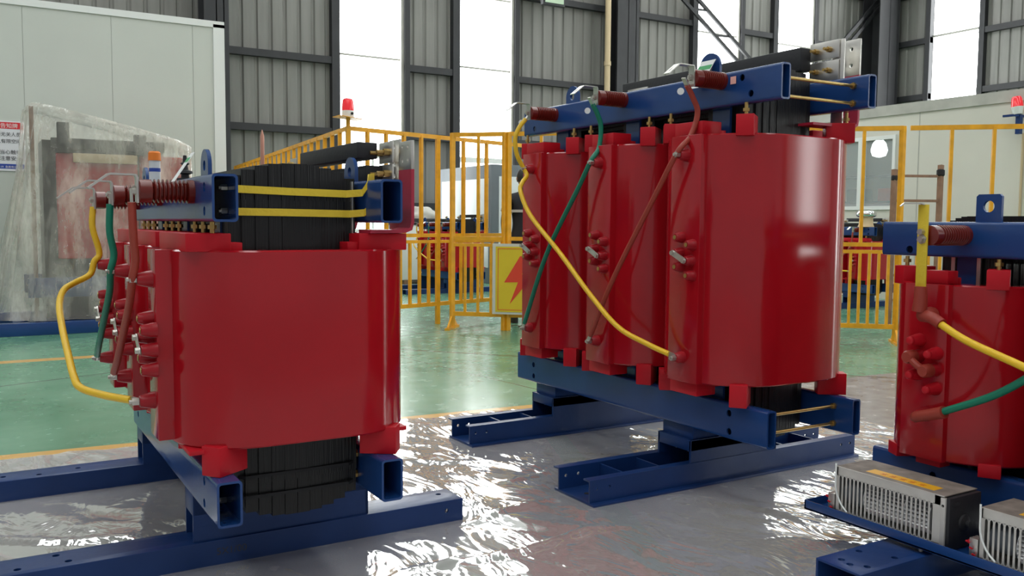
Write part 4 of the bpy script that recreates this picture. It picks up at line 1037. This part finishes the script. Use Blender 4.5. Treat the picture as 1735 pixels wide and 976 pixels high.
# wooden ladder
ld = empty('wooden_ladder', (9.42, 6.48, 0), 'brown wooden ladder standing behind the right fence before the cream office', 'ladder')
pa, pb_ = Vector((9.52, 6.33, 0)), Vector((9.05, 6.60, 0))
ht = Vector((.18, .12, 1.86))
for q, h in ((pa, 1.0), (pb_, .97)): MB().beam(q, q+ht*h, .05, .05).build('ladder_rail', M['wood'], ld, 0)
for k in range(1, 7): MB().beam(pa+ht*(k*.155), pb_+ht*(k*.155), .022, .03).build('rung', M['wood'], ld, 0)
MB().lathe(pa+ht*.93, ht, [(0, .035), (.01, .045), (.07, .045), (.08, .03)], 14).build('tape_wrap', M['hole'], ld)
MB().lathe(pb_+ht*.90, ht, [(0, .03), (.01, .036), (.05, .036), (.06, .03)], 14).build('tape_wrap', M['hole'], ld)

# electrode column
ex, ey, ez = 10.42, 8.0, 1.130
el = empty('electrode_stand', (ex, ey, ez), 'beige stub column topped by a polished ring, on the distant transformer below the office window', 'electrode')
MB().lathe((ex, ey, ez), (0, 0, 1), [(0, .105), (.01, .105), (.03, .095), (.13, .085), (.14, .07)], 24).build('insulating_column', M['cone'], el)
m = MB(); P = []
for k in range(20):
    a = 2*math.pi*k/20; ring = []
    for q in range(12):
        b = 2*math.pi*q/12; ring.append((ex+(.090+.045*math.cos(b))*math.cos(a), ey+(.090+.045*math.cos(b))*math.sin(a), ez+.175+.045*math.sin(b)))
    P.append(ring)
V = [[m.bm.verts.new(p) for p in r] for r in P]; V.append(V[0])
for A, B in zip(V, V[1:]):
    for i in range(12): m.bm.faces.new((A[i], A[(i+1) % 12], B[(i+1) % 12], B[i]))
m.build('polished_ring', M['chrome'], el, 60)
MB().lathe((ex, ey, ez+.135), (0, 0, 1), [(0, .05), (.07, .05), (.08, .03)], 20).build('ring_hub', M['chrome'], el)

# hanging panel high on the back wall
lp = empty('high_light_panel', (11.45, 17.6, 6.2), 'pale green panel in a dark frame hanging at the top of the frame', 'light panel')
MB().box(11.15, 11.75, 17.3, 17.42, 6.08, 6.8, .01).build('panel_frame', M['darksteel'], lp)
MB().box(11.2, 11.7, 17.285, 17.30, 6.13, 6.75).build('panel_face', mat('pale_green_face', (.45, .58, .42), .5), lp, 0)
MB().box(11.40, 11.50, 17.42, 17.88, 6.45, 6.55).build('bracket', M['darksteel'], lp, 0)

# scrap wire on the green floor
m = MB(); rr_ = random.Random(3)
for k in range(9):
    a = rr_.uniform(0, 6.28); c0 = Vector((5.32+rr_.uniform(-.12, .2), 8.62+rr_.uniform(-.1, .1)-.5, .006)); L_ = rr_.uniform(.08, .2)
    c0 = Vector((5.12+rr_.uniform(-.15, .25), 8.35+rr_.uniform(-.15, .1), .008))
    m.tube([c0, c0+Vector((math.cos(a)*L_*.5, math.sin(a)*L_*.5, rr_.uniform(.0, .03))), c0+Vector((math.cos(a+.5)*L_, math.sin(a+.5)*L_, 0))], .005, 6, 4)
tag(settle(m.build('wire_scrap', M['twig'])), 'tangle of brown wire scrap on the green floor below the lightning board', 'scrap')

# ---------------------------------------------------------------- person
def skin(name, verts, edges, radii, mat_, parent, sub=2):
    me = bpy.data.meshes.new(name); o3 = origin(parent) if parent else Vector((0, 0, 0))
    me.from_pydata([Vector(v)-o3 for v in verts], edges, []); o = bpy.data.objects.new(name, me); C.objects.link(o)
    o.modifiers.new('skin', 'SKIN'); s_ = o.modifiers.new('sub', 'SUBSURF'); s_.levels = sub; s_.render_levels = sub
    for i, r_ in enumerate(radii):
        sv = me.skin_vertices[0].data[i]; sv.radius = r_ if isinstance(r_, tuple) else (r_, r_); sv.use_root = (i == 0)
    dg = bpy.context.evaluated_depsgraph_get(); dg.update()
    nm = bpy.data.meshes.new_from_object(o.evaluated_get(dg)); bpy.data.objects.remove(o)
    nm.materials.clear(); nm.materials.append(mat_); nm.polygons.foreach_set('use_smooth', [True]*len(nm.polygons)); nm.name = name
    q = bpy.data.objects.new(name, nm); C.objects.link(q); q.parent = parent; return q
def person(px, py, rot, label):
    rt_ = empty('person', (px, py, 0), label, 'person')
    def L(x, y, z):
        return (px+x*math.cos(rot)-y*math.sin(rot), py+x*math.sin(rot)+y*math.cos(rot), z)
    # local: x = right, y = forward
    V = [(0, 0, .94), (0, .0, 1.10), (0, .01, 1.28), (0, .02, 1.42), (0, .03, 1.50), (0, .05, 1.56),
         (.10, 0, .88), (.11, .02, .50), (.11, -.02, .09), (-.10, 0, .88), (-.11, .03, .50), (-.11, -.01, .09),
         (.17, .01, 1.43), (.235, -.02, 1.17), (.20, .14, .96), (-.17, .01, 1.43), (-.235, -.02, 1.17), (-.20, .14, .96)]
    E_ = [(0, 1), (1, 2), (2, 3), (3, 4), (4, 5), (0, 6), (6, 7), (7, 8), (0, 9), (9, 10), (10, 11), (3, 12), (12, 13), (13, 14), (3, 15), (15, 16), (16, 17)]
    r_ = [(.15, .11), (.145, .11), (.165, .12), (.15, .10), .062, .055, .10, .068, .05, .10, .068, .05, .068, .052, .038, .068, .052, .038]
    body = skin('body', [L(*v) for v in V], E_, r_, M['navy'], rt_)
    # head with face, ears, cap of hair
    hc = Vector(L(0, .055, 1.665)); fwd = (Vector(L(0, 1, 0))-Vector(L(0, 0, 0))); rg = (Vector(L(1, 0, 0))-Vector(L(0, 0, 0)))
    m = MB()
    prof = []
    for j in range(15):
        a = -math.pi/2+math.pi*j/14; rw = []
        for i in range(28):
            b = 2*math.pi*i/28; x = .076*math.cos(a)*math.cos(b); y = .093*math.cos(a)*math.sin(b); z = .118*math.sin(a)
            if z < 0: x *= 1-.35*(-z/.118)**1.5; y = y*(1-.10*(-z/.118)) + (.012 if y > 0 else -.0)
            if abs(x) < .016 and y > .05 and -.035 < z < .012: y += .016
            rw.append(hc+rg*x+fwd*y+Vector((0, 0, z)))
        prof.append(rw)
    m.rings(prof)
    for s_ in (-1, 1): m.lathe(hc+rg*s_*.070+Vector((0, 0, -.005)), rg*s_, [(0, .020), (.010, .024), (.016, .016)], 12)
    hd = m.build('head', M['skin'], rt_, 60)
    m = MB()
    for s_ in (-1, 1): m.lathe(hc+rg*s_*.030+fwd*.083+Vector((0, 0, .008)), fwd, [(0, .010), (.006, .008), (.008, .002)], 10)
    m.build('eyes', M['hair'], hd)
    MB().beam(hc-rg*.022+fwd*.092+Vector((0, 0, -.050)), hc+rg*.022+fwd*.092+Vector((0, 0, -.050)), .006, .008).build('mouth', M['redbar'], hd)
    m = MB(); prof = []
    for j in range(10):
        a = -.15+(math.pi/2+.15)*j/9; rw = []
        for i in range(28):
            b = 2*math.pi*i/28; cut = -.35 if math.sin(b) < .3 else .35
            aa = max(a, cut) if j else cut; rw.append(hc+rg*.084*math.cos(aa)*math.cos(b)+fwd*.101*math.cos(aa)*math.sin(b)+Vector((0, 0, .126*math.sin(aa))))
        prof.append(rw)
    m.rings(prof); m.build('hair', M['hair'], rt_, 60)
    # hands
    for s_ in (-1, 1):
        w_ = Vector(L(.20*s_, .14, .96)); f_ = (fwd*.6+Vector((0, 0, -.8))).normalized(); side = rg
        V = [w_, w_+f_*.045, w_+f_*.085]; E2 = [(0, 1), (1, 2)]; r2 = [.024, (.036, .018), (.040, .016)]
        for k, (o_, ln) in enumerate(((-.030, .062), (-.010, .072), (.010, .068), (.028, .052))):
            b_ = len(V); c0 = w_+f_*.095+side*o_; V += [c0, c0+f_*ln*.5+fwd*.004, c0+f_*ln*.9+fwd*.016]
            E2 += [(2, b_), (b_, b_+1), (b_+1, b_+2)]; r2 += [.0095, .009, .0075]
        b_ = len(V); c0 = w_+f_*.035-side*.034*s_; V += [c0, c0+f_*.03-side*.018*s_, c0+f_*.055-side*.022*s_]; E2 += [(1, b_), (b_, b_+1), (b_+1, b_+2)]; r2 += [.012, .010, .008]
        skin('hand', V, E2, r2, M['skin'], rt_, 1)
    for s_ in (-1, 1):
        c0 = Vector(L(.11*s_, .05, 0)); m = MB(); P = []
        for z, a_, b_ in ((0, .048, .135), (.03, .050, .135), (.06, .045, .11), (.10, .045, .06)):
            sh = {0: .0, .03: .0, .06: -.02, .10: -.06}[z]
            P.append([c0+rg*a_*math.cos(2*math.pi*k/20)+fwd*(sh+b_*math.sin(2*math.pi*k/20))+Vector((0, 0, z)) for k in range(20)])
        m.rings(P); m.build('shoe', M['hair'], rt_, 50)
    for s_ in (-1, 1):
        P = [Vector(L(.205*s_, -.005, 1.30)), Vector(L(.212*s_, -.008, 1.272))]
        MB().cyl(P[0], P[1], .072, seg=20).build('reflective_band', M['reflect'], rt_)
    MB().prism(rrect(0, 0, .185, .132, .1, 6), 1.27, 1.30, f=lambda a, b, z: L(a, b+.012, z)).build('reflective_band', M['reflect'], rt_)
    return rt_
person(5.43, 8.78, R(-20), 'person in dark navy work clothes with pale reflective bands standing behind the fence, back turned')
